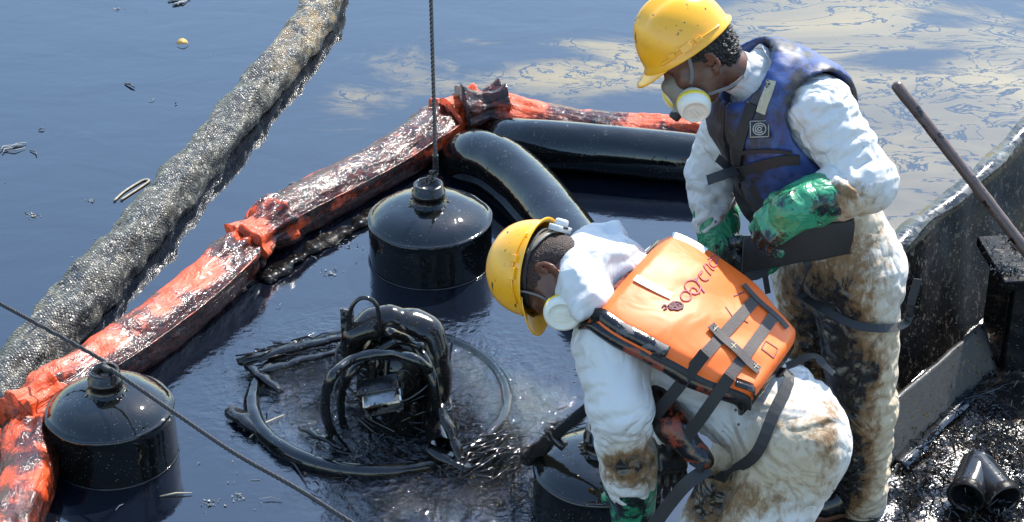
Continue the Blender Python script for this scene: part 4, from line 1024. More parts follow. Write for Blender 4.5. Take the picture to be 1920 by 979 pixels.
def hit_on(F, u, v, y0, y1, off):
    """where a line of sight meets a body (or passes nearest to it), and the outward direction there"""
    y = np.linspace(y0, y1, 500); d = ray(u, v); P = CAM + d * (y / d[1])[:, None]
    inb = ((P >= F.lo + F.h) & (P <= F.lo + F.h * (F.n - 2))).all(1); val, g = tri_sample(F, P); val = np.where(inb, val, 9.0)
    k = np.argmax(val < 0) if (val < 0).any() else int(np.argmin(val))
    return P[k] + g[k] * (off - max(0.0, float(val[k]))), g[k]

# ---- a hand: palm, four unequal bent fingers, thumb leaving the side of the palm
def hand_prims(wrist, d, n, side, curl, k=1.0, spread=.10, grow=0.0, thumb=(.55, .5)):
    """d: wrist->knuckles, n: out of the back of the hand, side: towards the thumb, curl: bend per joint in radians (list of 4 or float)"""
    d, n = nrm(d), nrm(n); n = nrm(n - d * (n @ d)); s = nrm(side - d * (np.asarray(side) @ d) - n * (np.asarray(side) @ n))
    curl = [curl] * 4 if np.isscalar(curl) else curl
    pr = [(rbox(wrist + d * .048 * k, [d, s, n], np.array([.052, .043, .016]) * k + grow, .014), .012), (cone(wrist - d * .02 * k, wrist + d * .03 * k, .030 * k + grow, .030 * k + grow), .015)]
    ln = [.084, .094, .088, .068]; rd = [.0096, .0100, .0095, .0085]
    for i in range(4):
        off = (1.5 - i) * .0205 * k; a = (1.5 - i) * spread
        p = wrist + d * (.094 - .004 * abs(1.2 - i)) * k + s * off; dd = nrm(d * math.cos(a) + s * math.sin(a)); nn = n
        for j, fr in enumerate((.46, .31, .23)):
            c = curl[i] * (1.0, 1.25, .8)[j] + (.07 * (i - 1.5)) * .5
            dn = dd * math.cos(c) - nn * math.sin(c); nn = nn * math.cos(c) + dd * math.sin(c); dd = dn
            q = p + dd * ln[i] * fr * k; r0 = rd[i] * k * (1, .95, .88)[j] + grow; r1 = rd[i] * k * (.95, .88, .76)[j] + grow
            pr.append((cone(p, q, r0, r1), .004)); p = q
    p = wrist + d * .022 * k + s * .036 * k - n * .006 * k; dd = nrm(d * math.cos(thumb[0] + .3) + s * math.sin(thumb[0] + .3) - n * .35); nn = n
    for fr, r0, r1 in ((.042, .0145, .0125), (.034, .0122, .0108), (.026, .0108, .0088)):
        q = p + dd * fr * k; pr.append((cone(p, q, r0 * k + grow, r1 * k + grow), .006)); p = q
        dd = nrm(dd * math.cos(thumb[1]) + (-s * .75 - n * .6) * math.sin(thumb[1]))
    return pr

# ---- a head in its own frame (Fw forward, U up, L left)
def head_prims(c, Fw, U, L):
    def q(f, u, l=0.0): return c + Fw * f + U * u + L * l
    A = [Fw, U, L]
    pr = [(ell(q(-.012, .03), A, (.098, .088, .077)), .02), (ell(q(.022, -.035), A, (.070, .080, .062)), .03),            # skull, face
          (cone(q(.030, -.095, .028), q(.062, -.105, .010), .030, .024), .025), (cone(q(.030, -.095, -.028), q(.062, -.105, -.010), .030, .024), .025),   # jaw
          (cone(q(-.005, -.065, .052), q(.030, -.098, .034), .020, .020), .025), (cone(q(-.005, -.065, -.052), q(.030, -.098, -.034), .020, .020), .025),
          (ell(q(.070, -.108), A, (.022, .020, .026)), .02),                                                            # chin
          (cone(q(.080, .018, .036), q(.088, .020, -.0), .012, .011), .015), (cone(q(.080, .018, -.036), q(.088, .020, 0), .012, .011), .015),         # brow
          (ell(q(.058, -.032, .040), A, (.030, .026, .026)), .02), (ell(q(.058, -.032, -.040), A, (.030, .026, .026)), .02),  # cheeks
          (cone(q(.088, .002), q(.112, -.040), .009, .014), .012), (ell(q(.100, -.044, .012), A, (.013, .010, .010)), .006), (ell(q(.100, -.044, -.012), A, (.013, .010, .010)), .006),  # nose
          (ell(q(.084, -.070), A, (.016, .009, .026)), .008), (ell(q(.081, -.084), A, (.016, .009, .022)), .008)]       # lips
    return pr
def eye_and_ear(F, c, Fw, U, L):
    def q(f, u, l=0.0): return c + Fw * f + U * u + L * l
    for s in (-1, 1):
        F.sub(ell(q(.092, -.006, .033 * s), [Fw, U, L], (.016, .012, .018)), .012)
        F.add(ell(q(.074, -.006, .031 * s), [Fw, U, L], (.0125, .0125, .0125)), .003)        # closed, downcast lid
        a = np.linspace(-1.9, 2.2, 12); ec = q(-.012, -.022, .076 * s); ef = nrm(-Fw * .95 + L * s * .45)  # ear rim
        pts = [ec + ef * (.0165 * math.cos(t) + .006) + U * .030 * math.sin(t) + L * s * .004 for t in a]
        for p0, p1 in zip(pts[:-1], pts[1:]): F.add(cone(p0, p1, .0046, .0046), .004)
        F.add(ell(ec + ef * .008, [ef, U, np.cross(ef, U)], (.018, .027, .005)), .006)
        F.add(ell(ec + U * -.028 + ef * .002, [ef, U, np.cross(ef, U)], (.009, .010, .005)), .006)
        F.sub(ell(ec + ef * .004 + L * s * .008, [ef, U, np.cross(ef, U)], (.008, .013, .006)), .006)

def helmet(parent, c, Fw, U, L, knob=False):
    """c: centre of the rim plane"""
    A = np.stack([Fw, L, U])
    n, m = 72, 26; V = []
    th = np.arange(n) / n * 2 * np.pi
    def rim(t):
        fr = np.cos(t); return np.where(fr > 0, .128, .132), .107
    for j in range(m):
        e = j / (m - 1) * math.pi / 2
        a, b = rim(th); x, y = np.cos(th) * a * math.cos(e) ** .82, np.sin(th) * b * math.cos(e) ** .82; z = .142 * math.sin(e) ** .92 * np.ones(n)
        yy = np.abs(y)
        z = z + .010 * np.exp(-(yy / .017) ** 2) * math.sin(e) ** .6 * (np.cos(th) > -2) * np.clip((z - .055) / .05, 0, 1)             # crown ridge
        z = z - .004 * np.exp(-((yy - .040) / .013) ** 2) * np.clip((z - .07) / .05, 0, 1)
        out = np.stack([x, y, z], 1); V.append(out)
    V = np.concatenate(V)
    # outer flared rim below the shell and the inner skin
    a, b = rim(th); r0 = np.stack([np.cos(th) * (a + .010), np.sin(th) * (b + .006), np.full(n, -.010)], 1); r1 = np.stack([np.cos(th) * (a + .009), np.sin(th) * (b + .005), np.full(n, -.013)], 1)
    r2 = np.stack([np.cos(th) * (a - .004), np.sin(th) * (b - .004), np.full(n, -.008)], 1); inner = V * [.965, .96, .965]
    seq = [V[j * n:(j + 1) * n] for j in range(m)][::-1] + [r0, r1, r2] + [inner[j * n:(j + 1) * n] for j in range(m)]
    VV = np.concatenate(seq); F = []
    for i in range(len(seq) - 1):
        for j in range(n): F.append((i * n + j, i * n + (j + 1) % n, (i + 1) * n + (j + 1) % n, (i + 1) * n + j)[::-1])
    shell = mesh("hard_hat", VV @ A + c, F, MT['yellow'], parent)
    # peak
    t = np.linspace(-.92, .92, 33); rows = []
    for k in np.linspace(0, 1, 7):
        ext = .046 * np.cos(t / .92 * math.pi / 2) ** .7 * k
        rows.append(np.stack([np.cos(t) * (.126 + ext), np.sin(t) * (.104 + ext * .25), -.006 - .020 * k * np.cos(t / .92 * 1.4) + 0 * t], 1))
    top = np.concatenate(rows); bot = top - [0, 0, .004]; K = len(top); F = []
    for i in range(6):
        for j in range(32):
            q = (i * 33 + j, i * 33 + j + 1, (i + 1) * 33 + j + 1, (i + 1) * 33 + j); F += [q[::-1], tuple(x + K for x in q)]
    for j in range(32): F.append((6 * 33 + j, 6 * 33 + j + 1, K + 6 * 33 + j + 1, K + 6 * 33 + j)[::-1])
    mesh("peak", np.vstack([top, bot]) @ A + c, F, MT['yellow'], shell)
    # accessory slots: small raised blocks along the rim, rain gutter ridge
    for s in (-1, 1):
        for a0, w_, hh in ((1.42, .016, .010), (1.72, .010, .007), (1.08, .010, .007)):
            p = np.array([math.cos(a0 * s) * .131, math.sin(a0 * s) * .109, .016]); o = nrm([math.cos(a0 * s), math.sin(a0 * s), .15]); tt = np.cross([0, 0, 1.0], o)
            Bv, BF = box(p, [tt, np.cross(o, tt), o], (w_, hh, .0045)); mesh("slot", Bv @ A + c, BF, MT['yellow'], shell, smooth=False)
    for s in (-1, 1):
        tt = np.linspace(.75, 2.35, 40) * s; P = np.stack([np.cos(tt) * .131, np.sin(tt) * .1095, .006 + .010 * np.sin((np.abs(tt) - .75) / 1.6 * math.pi)], 1)
        Bv, BF, _ = sweep(P, .0028, 6); mesh("gutter", Bv @ A + c, BF, MT['yellow'], shell)
    # suspension band inside, crown straps
    tt = np.linspace(0, 2 * np.pi, 61)[:-1]; P = np.stack([np.cos(tt) * .104 - .004, np.sin(tt) * .083, np.full(60, -.004)], 1)
    Bv, BF, _ = sweep(P, .0035, 6, closed=True, fn=lambda s, t: 1 + 2.6 * np.abs(np.sin(t))); mesh("headband", Bv @ A + c, BF, MT['strap'], shell)
    if knob:
        # ratchet strap round the nape with its knob
        nb = []
        for a0 in np.linspace(1.9, 2 * np.pi - 1.9, 30):
            dr = -.040 * np.clip(1 - abs(a0 - math.pi) / 1.15, 0, 1) ** .7
            nb.append([math.cos(a0) * .106 - .004, math.sin(a0) * .086, -.004 + dr])
        nb = np.array(nb); out = np.stack([nb[:, 0] + .004, nb[:, 1], 0 * nb[:, 0]], 1); Bv, BF, _ = ribbon(nb, .020, out, .003); mesh("nape_strap", Bv @ A + c, BF, MT['mask'], shell)
        kc = np.array([-.122, .0, -.046]); Z = nrm([-1, 0, -.12]); X = nrm(np.cross(Z, [0, 1, 0])); Y = np.cross(Z, X); KA = np.stack([X, Y, Z])
        Bv, BF = box(kc - Z * .006, [X, Y, Z], (.016, .036, .008)); mesh("ratchet_plate", Bv @ A + c, BF, MT['knob'], shell)
        Bv, BF, _ = lathe([(.001, .016), (.012, .016), (.0165, .014), (.018, .010), (.0185, -.002), (.018, -.004)], 28); Bv[:, :2] *= (1 + .03 * np.sin(np.arctan2(Bv[:, 1], Bv[:, 0]) * 14))[:, None]
        mesh("ratchet_knob", (Bv @ KA + kc + Z * .004) @ A + c, BF, MT['knob'], shell)
        Bv, BF, _ = lathe([(.0195, .0), (.021, .0), (.021, -.006), (.0195, -.006)], 28); mesh("knob_ring", (Bv @ KA + kc + Z * .002) @ A + c, BF, MT['strap'], shell)
    return shell

def respirator(parent, c, Fw, U, L, big=1.0):
    def q(f, u, l=0.0): return c + Fw * f + U * u + L * l
    A = [Fw, U, L]
    pr = [(ell(q(.078, -.065), A, (.044, .056, .046)), .02), (cone(q(.06, -.035), q(.108, -.030), .030, .018), .02), (cone(q(.085, -.085, .045), q(.085, -.085, -.045), .022, .022), .02), (cone(q(.10, -.095), q(.132, -.108), .018, .015), .012)]
    F = solid(pr, .0045); mk = sdf_mesh("respirator", F, MT['mask'], parent, 2)
    for s in (1, -1):
        cc = q(.082, -.088, .072 * s); Z = nrm(Fw * .38 - U * .42 + L * s * .85); X = nrm(np.cross(Z, U)); Y = np.cross(Z, X); KA = np.stack([X, Y, Z]); k = big
        V, F_, _ = lathe([(.020, -.030), (.030, -.028), (.040 * k, -.020), (.0475 * k, -.010), (.049 * k, -.004)], 40); cap_ = mesh("filter_base", (V * [1.0, 1.1, 1]) @ KA + cc, F_, MT['cart'], mk)
        V, F_, _ = lathe([(.049 * k, -.004), (.0515 * k, -.002), (.0515 * k, .008), (.050 * k, .010)], 40); mesh("filter_band", (V * [1.0, 1.1, 1]) @ KA + cc, F_, MT['cart_yellow'], mk)
        V, F_, _ = lathe([(.050 * k, .010), (.0505 * k, .014), (.047 * k, .028), (.040 * k, .036), (.036 * k, .037), (.035 * k, .0345), (.020 * k, .036), (.001, .0365)], 40); mesh("filter_cartridge", (V * [1.0, 1.1, 1]) @ KA + cc, F_, MT['cart'], mk)
        for off in (-.012, .0, .012):
            Bv, BF = box(cc + (np.array([off * k, 0, .037])) @ KA, KA, (.0022, .022 * k, .0018)); mesh("filter_rib", Bv, BF, MT['cart'], mk, smooth=False)
    V, F_, _ = lathe([(.001, .012), (.012, .012), (.016, .006), (.016, -.01)], 24); Z = nrm(Fw - U * .35); X = nrm(np.cross(Z, U)); mesh("exhale_valve", V @ np.stack([X, np.cross(Z, X), Z]) + q(.134, -.110), F_, MT['strap'], mk)
    return mk
def band(pts, w, N, mat, name, parent, th=.003):
    V, F, uv = ribbon(spline(pts, 40), w, N, th); return mesh(name, V, F, mat, parent, smooth=False, uv=uv)

# =================================================================== the standing worker in the blue vest
def worker_a():
    Jn = dict(sl=(1540, 205, 5.10), el=(1626, 342, 4.99), wl=(1502, 386, 4.90), sr=(1392, 180, 5.40), er=(1334, 325, 5.43), wr=(1350, 462, 5.32),
              hl=(1606, 520, 5.20), kl=(1618, 765, 5.13), al=(1612, 955, 5.24), hr=(1530, 510, 5.40), kr=(1516, 690, 5.36), ar=(1548, 880, 5.48),
              nk=(1436, 152, 5.25), ch=(1488, 268, 5.25), pl=(1584, 480, 5.28))
    J = {k: W(*v) for k, v in Jn.items()}
    root = tag(empty("person", np.array([(J['al'] + J['ar'])[0] / 2, (J['al'] + J['ar'])[1] / 2, .04])), "standing person in blue life vest, white oil-smeared coverall, yellow hard hat and green gloves", "person")
    f = nrm([-.90, -.42, 0]); lf = np.array([-f[1], f[0], 0]) * 1.0; lf = nrm([.42, -.90, 0])
    spine = nrm(J['nk'] - J['pl']); fr = nrm(f - spine * (f @ spine))
    hF, hU = ax((-.81, -.57, .0)), ax((-.54, .76, .30)); hF = nrm(hF); hU = nrm(hU - hF * (hU @ hF)); hL = np.cross(hU, hF)
    hc = W(1289, 79, 5.22) - hU * .040 + hF * .002
    def torso(g):
        return [(cone(J['ch'] + spine * .05, J['pl'], .176 + g, .168 + g, fr, .80), .05), (cone(J['sl'] - lf * .05, J['sr'] + lf * .05, .070 + g, .070 + g), .06), (cone(J['ch'] + spine * .10, J['nk'] + spine * .01, .085 + g, .062 + g), .07),
                (cone(J['hl'] + [0, 0, .02], J['hr'] + [0, 0, .02], .118 + g, .118 + g), .06)]
    def limbs(g, cut=(1.0, 1.0)):
        pr = []
        for a, b, c_, r in (('sl', 'el', 'wl', (.062, .050, .038)), ('sr', 'er', 'wr', (.060, .046, .036))):
            cu = cut[a == 'sr']; pr += [(cone(J[a], J[b], r[0] + g, r[1] + g), .03), (cone(J[b], J[b] + (J[c_] - J[b]) * cu, r[1] + g, r[2] + g + .01 * (1 - cu)), .02)]
        for a, b, c_, r in (('hl', 'kl', 'al', (.098, .066, .050)), ('hr', 'kr', 'ar', (.096, .064, .050))):
            pr += [(cone(J[a], J[b], r[0] + g, r[1] + g), .04), (cone(J[b], J[c_], r[1] + g, r[2] + g), .025)]
        return pr
    # body: one continuous figure (head, neck, trunk, limbs, hands, feet)
    hd = W(1425, 440, 4.90) - J['wl']
    lh = hand_prims(J['wl'], hd, UPC * .6 + TOC * .8, UPC * 1.0 + RGT * .2, .62, 1.22, grow=-.006)
    rh = hand_prims(J['wr'], W(1402, 508, 5.26) - J['wr'], -RGT + UPC * .3, -FWD * .6 + UPC * .5, .5, 1.05, grow=-.006)
    pr = torso(-.008) + limbs(0) + [(cone(J['nk'] - spine * .02, hc - hU * .05 - hF * .035, .058, .056), .03)] + head_prims(hc, hF, hU, hL) + lh + rh
    for a in ('al', 'ar'): pr.append((cone(J[a] * [1, 1, 0] + [0, 0, .06] - f * .03, J[a] * [1, 1, 0] + [0, 0, .05] + f * .15, .042, .034), .03))
    F = solid(pr, .007); eye_and_ear(F, hc, hF, hU, hL); body = sdf_mesh("body", F, MT['skin'], root, 1); FB = F
    # hair: cap over the back of the skull
    H = solid([(ell(hc + hU * .03 - hF * .016, [hF, hU, hL], (.104, .092, .083)), .01), (ell(hc - hF * .066 - hU * .028, [hF, hU, hL], (.050, .055, .070)), .03)], .005)
    H.clip(hc + hF * .045, hF); H.clip(hc - hU * .072, -hU); H.clip(hc + hF * .000 - hU * .015, nrm(hF * .8 - hU * .7), .01)
    H.sub(ell(hc - hU * .052 + hF * .02, [hF, hU, hL], (.052, .045, .10)), .01)
    sdf_mesh("hair", H, MT['hair'], root, 1, disp=lambda V: .0085 * ridge(V, 62, 3) * .6 + .006 * noise(V, 95, 8))
    # coverall, draped
    C = solid(torso(.010) + limbs(.030, (.50, .58)), .0108)
    C.add(cone(J['nk'] - spine * .05, J['nk'] + spine * .005, .090, .078), .03)
    V, Q = C.surface(); V = relax(V, Q, 2)
    pin = np.clip(1.15 - np.min([np.linalg.norm(V - J[k], axis=1) for k in ('wl', 'wr')], 0) / .06, 0, 1)
    pin = np.maximum(pin, np.clip(1.1 - np.min([np.linalg.norm(V - (J[b] + (J[c] - J[b]) * q_), axis=1) for b, c, q_ in (('el', 'wl', .62), ('er', 'wr', .70))], 0) / .07, 0, 1))
    tor = ((V - J['pl']) @ spine); ontor = (tor > .05) & (np.linalg.norm(np.cross(V - J['pl'], spine), axis=1) < .20) & (np.min([np.linalg.norm(np.cross(V - J[a], nrm(J[b] - J[a])), axis=1) for a, b in (('sl', 'el'), ('el', 'wl'), ('sr', 'er'), ('er', 'wr'))], 0) > .09)
    pin = np.maximum(pin, np.where(ontor, .9, 0)); pin = np.maximum(pin, np.where(V[:, 2] < .12, 1, 0))
    al, sl = along_limbs(V, [(J['sl'], J['el'], .06, 1.10), (J['el'], J['wl'], .05, 1.14), (J['sr'], J['er'], .06, 1.06), (J['er'], J['wr'], .045, 1.09), (J['hl'], J['kl'], .09, 1.05), (J['kl'], J['al'], .065, 1.09), (J['hr'], J['kr'], .09, 1.045), (J['kr'], J['ar'], .06, 1.07), (J['pl'], J['ch'], .16, 1.03)])
    V = drape(V, Q, F, al, sl, 1.015, pin, bend=.8, seed=3)
    cov = mesh("coverall", V, Q, MT['cloth'], root)
    st = gauss_px(V, [(1590, 360, 70, 30, .34), (1570, 362, 30, 22, .42), (1592, 870, 52, 90, .95), (1600, 620, 60, 120, .30), (1490, 600, 40, 120, .46), (1555, 600, 50, 60, .46), (1550, 700, 60, 110, .58), (1605, 720, 50, 70, .42), (1520, 520, 70, 50, .46), (1640, 700, 14, 20, .6), (1590, 450, 60, 50, .32), (1385, 400, 26, 60, .40), (1355, 415, 40, 30, .3), (1480, 700, 50, 60, .35), (1560, 930, 50, 60, .6), (1620, 560, 90, 180, .26)])
    tn = gauss_px(V, [(1590, 640, 150, 260, .85), (1570, 400, 90, 60, .6), (1340, 380, 60, 90, .45), (1610, 850, 80, 140, .9), (1560, 800, 70, 120, .6)])
    for nm, a in (("stain", st), ("tan", tn)):
        at = cov.data.attributes.new(nm, 'FLOAT', 'POINT'); at.data.foreach_set("value", a)
    smooth_more(cov)
    # stand-up collar
    cn = nrm(hc - hU * .05 - hF * .03 - J['nk']); a = np.linspace(0, 2 * np.pi, 49)[:-1]; x = nrm(np.cross(cn, lf)); y = np.cross(cn, x)
    prof = [(.083, -.035), (.078, 0), (.074, .030), (.082, .044), (.086, .040), (.080, .012), (.088, -.035)]
    Vc = np.concatenate([J['nk'] + cn * (z_ + .010 * np.sin(a * 2 + 1))[:, None] + np.outer(np.cos(a), x) * (r_ + .006 * np.sin(a * 5))[:, None] + np.outer(np.sin(a), y) * (r_ + .006 * np.sin(a * 4 + 2))[:, None] for r_, z_ in prof])
    Fc = [(i * 48 + j, i * 48 + (j + 1) % 48, (i + 1) * 48 + (j + 1) % 48, (i + 1) * 48 + j) for i in range(6) for j in range(48)]
    mesh("collar", Vc, Fc, MT['cloth'], cov, attrs={"stain": np.full(len(Vc), .12), "tan": np.full(len(Vc), .2)})
    # blue life vest: padded shell over the trunk, cut by neck, arms and waist
    T1 = solid(torso(.016), .0085, .14); T1.F -= .034
    base = T1.copy()
    for pz in (cone(J['sl'] - lf * .015, J['sl'] + (J['el'] - J['sl']) * .8, .100, .092), cone(J['sr'] + lf * .015, J['sr'] + (J['er'] - J['sr']) * .8, .095, .085), cone(J['sl'] + lf * .05, J['sl'] + lf * .25, .115, .13), cone(J['sr'] - lf * .05, J['sr'] - lf * .25, .11, .13)): base.sub(pz, .014)
    base.sub(cone(J['nk'] - spine * .03 + fr * .02, J['nk'] + spine * .3 + fr * .10, .082, .13), .014)
    base.clip(W(1560, 400, 5.2), ax((.56, -.83, 0)), .014)
    Pg = base.grid(); 
    zip_ = np.abs((Pg - (J['ch'])) @ lf.astype(np.float32) + .02); frontm = ((Pg - J['ch']) @ fr.astype(np.float32)) > 0
    base.F = np.where(frontm, np.maximum(base.F, -(zip_ - .007) * .8), base.F)
    for k in (.13, .27):                                   # quilted panel seams
        sd = np.abs((Pg - (J['pl'] + spine * k)) @ spine.astype(np.float32)); base.F = base.F + .010 * np.exp(-(sd / .010) ** 2)
    def vat(V): 
        s = .31 + gauss_px(V, [(1390, 420, 50, 80, .45), (1360, 280, 30, 90, .45), (1440, 470, 120, 40, .9), (1500, 150, 40, 60, .25), (1600, 190, 60, 60, .40), (1650, 270, 40, 60, .45), (1420, 180, 30, 60, .3)]) + .12 * noise(V, 9, 3); return {"stain": s}
    vest = sdf_mesh("life_vest", base, MT['blue'], root, 2, disp=lambda V: .006 * fbm(V, 9, 2) + .003 * ridge(V, 16, 5), attrs=vat)
    # things on the chest: placed on the padding where a line of sight meets it
    def hit(u, v, off=.0): return hit_on(T1, u, v, 4.7, 5.7, off)
    # webbing across the chest
    def chest_band(name, px_, w):
        h_ = [hit(u, v, off=.013) for u, v in px_]; P = spline([a for a, _ in h_], 30); N_ = spline([b for _, b in h_], 30); V, F, uv = ribbon(P, w, N_, .004); mesh(name, V, F, MT['strap'], vest, smooth=False, uv=uv)
    chest_band("waist_strap", ((1376, 322), (1405, 314), (1440, 304), (1474, 297), (1500, 296)), .030)
    chest_band("chest_strap", ((1388, 284), (1420, 281), (1452, 280), (1486, 283)), .011)
    chest_band("waist_strap", ((1400, 420), (1450, 392), (1500, 366), (1545, 346)), .022)
    # buckle and tails at the zip
    p, n_ = hit(1384, 320, off=.014); V, Fb = box(p, [nrm(np.cross(n_, spine)), spine, n_], (.026, .020, .008)); mesh("buckle", V, Fb, MT['strap'], vest, smooth=False)
    q0, _ = hit(1390, 312, off=.018); q1 = W(1326, 338, p[1] - .04); band([q0, (q0 + q1) / 2 + TOC * .012, q1], .030, nrm(TOC + UPC * .5), MT['strap'], "strap_tail", vest)
    q1 = W(1345, 296, p[1] - .03); band([p, (p + q1) / 2 + TOC * .01, q1], .024, nrm(TOC + UPC * .2), MT['strap'], "strap_tail", vest)
    # zip edge binding down the front
    pts = [hit(u, v, off=.004)[0] for u, v in ((1412, 195), (1394, 250), (1384, 300), (1388, 360), (1402, 420), (1420, 462))]; band(pts, .034, nrm(TOC * .8 - RGT * .6), MT['strap'], "front_binding", vest, .010)
    # reflective patch high on the chest, square badge below it
    pts = []; ns = []
    for u, v in ((1448, 152), (1442, 172), (1434, 193), (1428, 212)): a_, b_ = hit(u, v, off=.005); pts.append(a_); ns.append(b_)
    band(pts, .028, np.mean(ns, 0), MT['tape_old'], "reflective_patch", vest, .004)
    p, n_ = hit(1425, 243, off=.006); xa = nrm(RGT - n_ * n_[0]); ya = np.cross(n_, xa); V, Fb = box(p, [xa, ya, n_], (.027, .024, .004)); bd = mesh("badge", V, Fb, MT['badge'], vest, smooth=False)
    b = MB()
    for r_, a0, a1 in ((.017, 0, 6.28), (.011, .6, 5.6), (.005, 0, 6.28)):
        t = np.linspace(a0, a1, 26); b.add(*ribbon(p + n_ * .0052 + np.outer(np.cos(t) * r_, xa) + np.outer(np.sin(t) * r_ * .92, ya), .0034, n_, .001))
    for s1, s2, e1, e2 in ((-1, -1, 1, -1), (1, -1, 1, 1), (1, 1, -1, 1), (-1, 1, -1, -1)):
        b.add(*ribbon(np.array([p + n_ * .005 + xa * .0245 * s1 + ya * .0215 * s2, p + n_ * .005 + xa * .0245 * e1 + ya * .0215 * e2]), .0026, n_, .001))
    o = b.build("badge_emblem", MT['badge_ink'], bd); o["kind"] = "stuff"
    # black binding along the near armhole's back edge
    pts = [hit(u, v, off=.006)[0] for u, v in ((1500, 112), (1545, 118), (1585, 150), (1618, 195))]
    # lower flap of the vest hanging under the glove, and its straps
    fa, fb = W(1392, 476, 5.02), W(1598, 442, 4.99); nx, ny = 30, 12; g = []
    for j in np.linspace(0, 1, ny):
        for i in np.linspace(0, 1, nx): g.append(fa + (fb - fa) * i + np.array([0, 0, .055 - .115 * j]) + TOC * (.025 * math.sin(i * 3.1) + .012 * math.sin(j * 3.14)))
    g = np.array(g); Rg = g - TOC * .025; nV = len(g); i = np.arange((ny - 1) * nx).reshape(ny - 1, nx)[:, :-1].ravel(); F1 = np.stack([i, i + nx, i + nx + 1, i + 1], 1).tolist(); F = F1 + [[q_ + nV for q_ in x[::-1]] for x in F1]
    for j in range(nx - 1): F += [[j, j + 1, nV + j + 1, nV + j], [(ny - 1) * nx + j + 1, (ny - 1) * nx + j, nV + (ny - 1) * nx + j, nV + (ny - 1) * nx + j + 1]]
    for j in range(ny - 1): F += [[(j + 1) * nx, j * nx, nV + j * nx, nV + (j + 1) * nx], [j * nx + nx - 1, (j + 1) * nx + nx - 1, nV + (j + 1) * nx + nx - 1, nV + j * nx + nx - 1]]
    mesh("vest_flap", np.vstack([g, Rg]) + np.stack([noise(np.vstack([g, g]), 12, k) for k in (1, 2, 3)], 1) * .006, F, MT['strap'], vest)
    # crotch strap: hangs from the flap, loops round the thigh to the back
    y0 = 5.04
    h0 = [W(1512, 488, y0), W(1516, 506, y0)]; hs = [hit_on(FB, u, v, 4.8, 5.7, .05)[0] for u, v in ((1528, 534), (1562, 560), (1605, 588), (1645, 603), (1676, 602), (1690, 570), (1694, 520))]
    band(h0 + hs, .024, nrm(TOC + UPC * .3 + RGT * .15), MT['strap'], "crotch_strap", vest)
    band([W(1428, 486, 5.06), W(1434, 515, 5.06), W(1440, 550, 5.08)], .016, TOC, MT['strap'], "strap_tail", vest)
    band([W(1400, 480, 5.05), W(1412, 512, 5.04), W(1436, 496, 5.05)], .040, TOC, MT['strap'], "strap_tail", vest)
    # respirator, strap over the temple
    mk = respirator(root, hc, hF, hU, hL, .88)
    def q(f_, u_, l_): return hc + hF * f_ + hU * u_ + hL * l_
    band([q(.07, -.055, .055), q(.045, -.02, .074), q(.030, .02, .082), q(.022, .055, .084)], .010, hL, MT['elastic'], "head_strap", mk)
    band([q(.07, -.085, .058), q(.02, -.098, .066), q(-.03, -.112, .066), q(-.075, -.115, .045)], .009, hL, MT['elastic'], "neck_strap", mk)
    helmet(root, hc + hU * .044 + hF * .004, hF, hU, hL)
    # gloves
    def gat(V): return {"stain": .25 + gauss_px(V, [(1430, 465, 45, 40, .55), (1520, 380, 60, 26, .16), (1570, 395, 40, 22, .5), (1400, 480, 30, 30, .4), (1370, 470, 40, 40, .35), (1390, 490, 40, 30, .5)]) + .25 * noise(V, 14, 3)}
    wl = J['wl']; up = nrm(J['el'] - wl)
    G1 = solid(hand_prims(wl, hd, UPC * .6 + TOC * .8, UPC + RGT * .2, .62, 1.22, grow=.004), .005); G1.add(cone(wl - up * .03, wl + up * .05, .056, .070), .025)
    gl = sdf_mesh("glove", G1, MT['green'], root, 1, disp=lambda V: .0035 * ridge(V, 15, 2) + .0015 * noise(V, 40, 4), attrs=gat)
    cf = [wl + up * .075 + nrm(np.cross(up, UPC)) * .0 for _ in (0,)][0]
    wr = J['wr']; up2 = nrm(J['er'] - wr); G2 = solid(hand_prims(wr, W(1402, 508, 5.26) - wr, -RGT + UPC * .3, -FWD * .6 + UPC * .5, .5, 1.05, grow=.0035), .006); G2.add(cone(wr - up2 * .02, wr + up2 * .085, .054, .068), .02)
    sdf_mesh("glove", G2, MT['green'], root, 1, disp=lambda V: .003 * ridge(V, 15, 7), attrs=gat)
    # rubber boots
    for a, kn in (('al', 'kl'), ('ar', 'kr')):
        b0 = J[a] * [1, 1, 0]; Fb = solid([(cone(J[a] + (J[kn] - J[a]) * .35, J[a], .074, .060), .02), (cone(b0 + [0, 0, .085] - f * .035, b0 + [0, 0, .085] + f * .14, .050, .045), .03)], .01); Fb.clip([0, 0, .040], [0, 0, -1.0], .005)
        sdf_mesh("boot", Fb, MT['oil_rough'], root, 1)
    return root
worker_a()
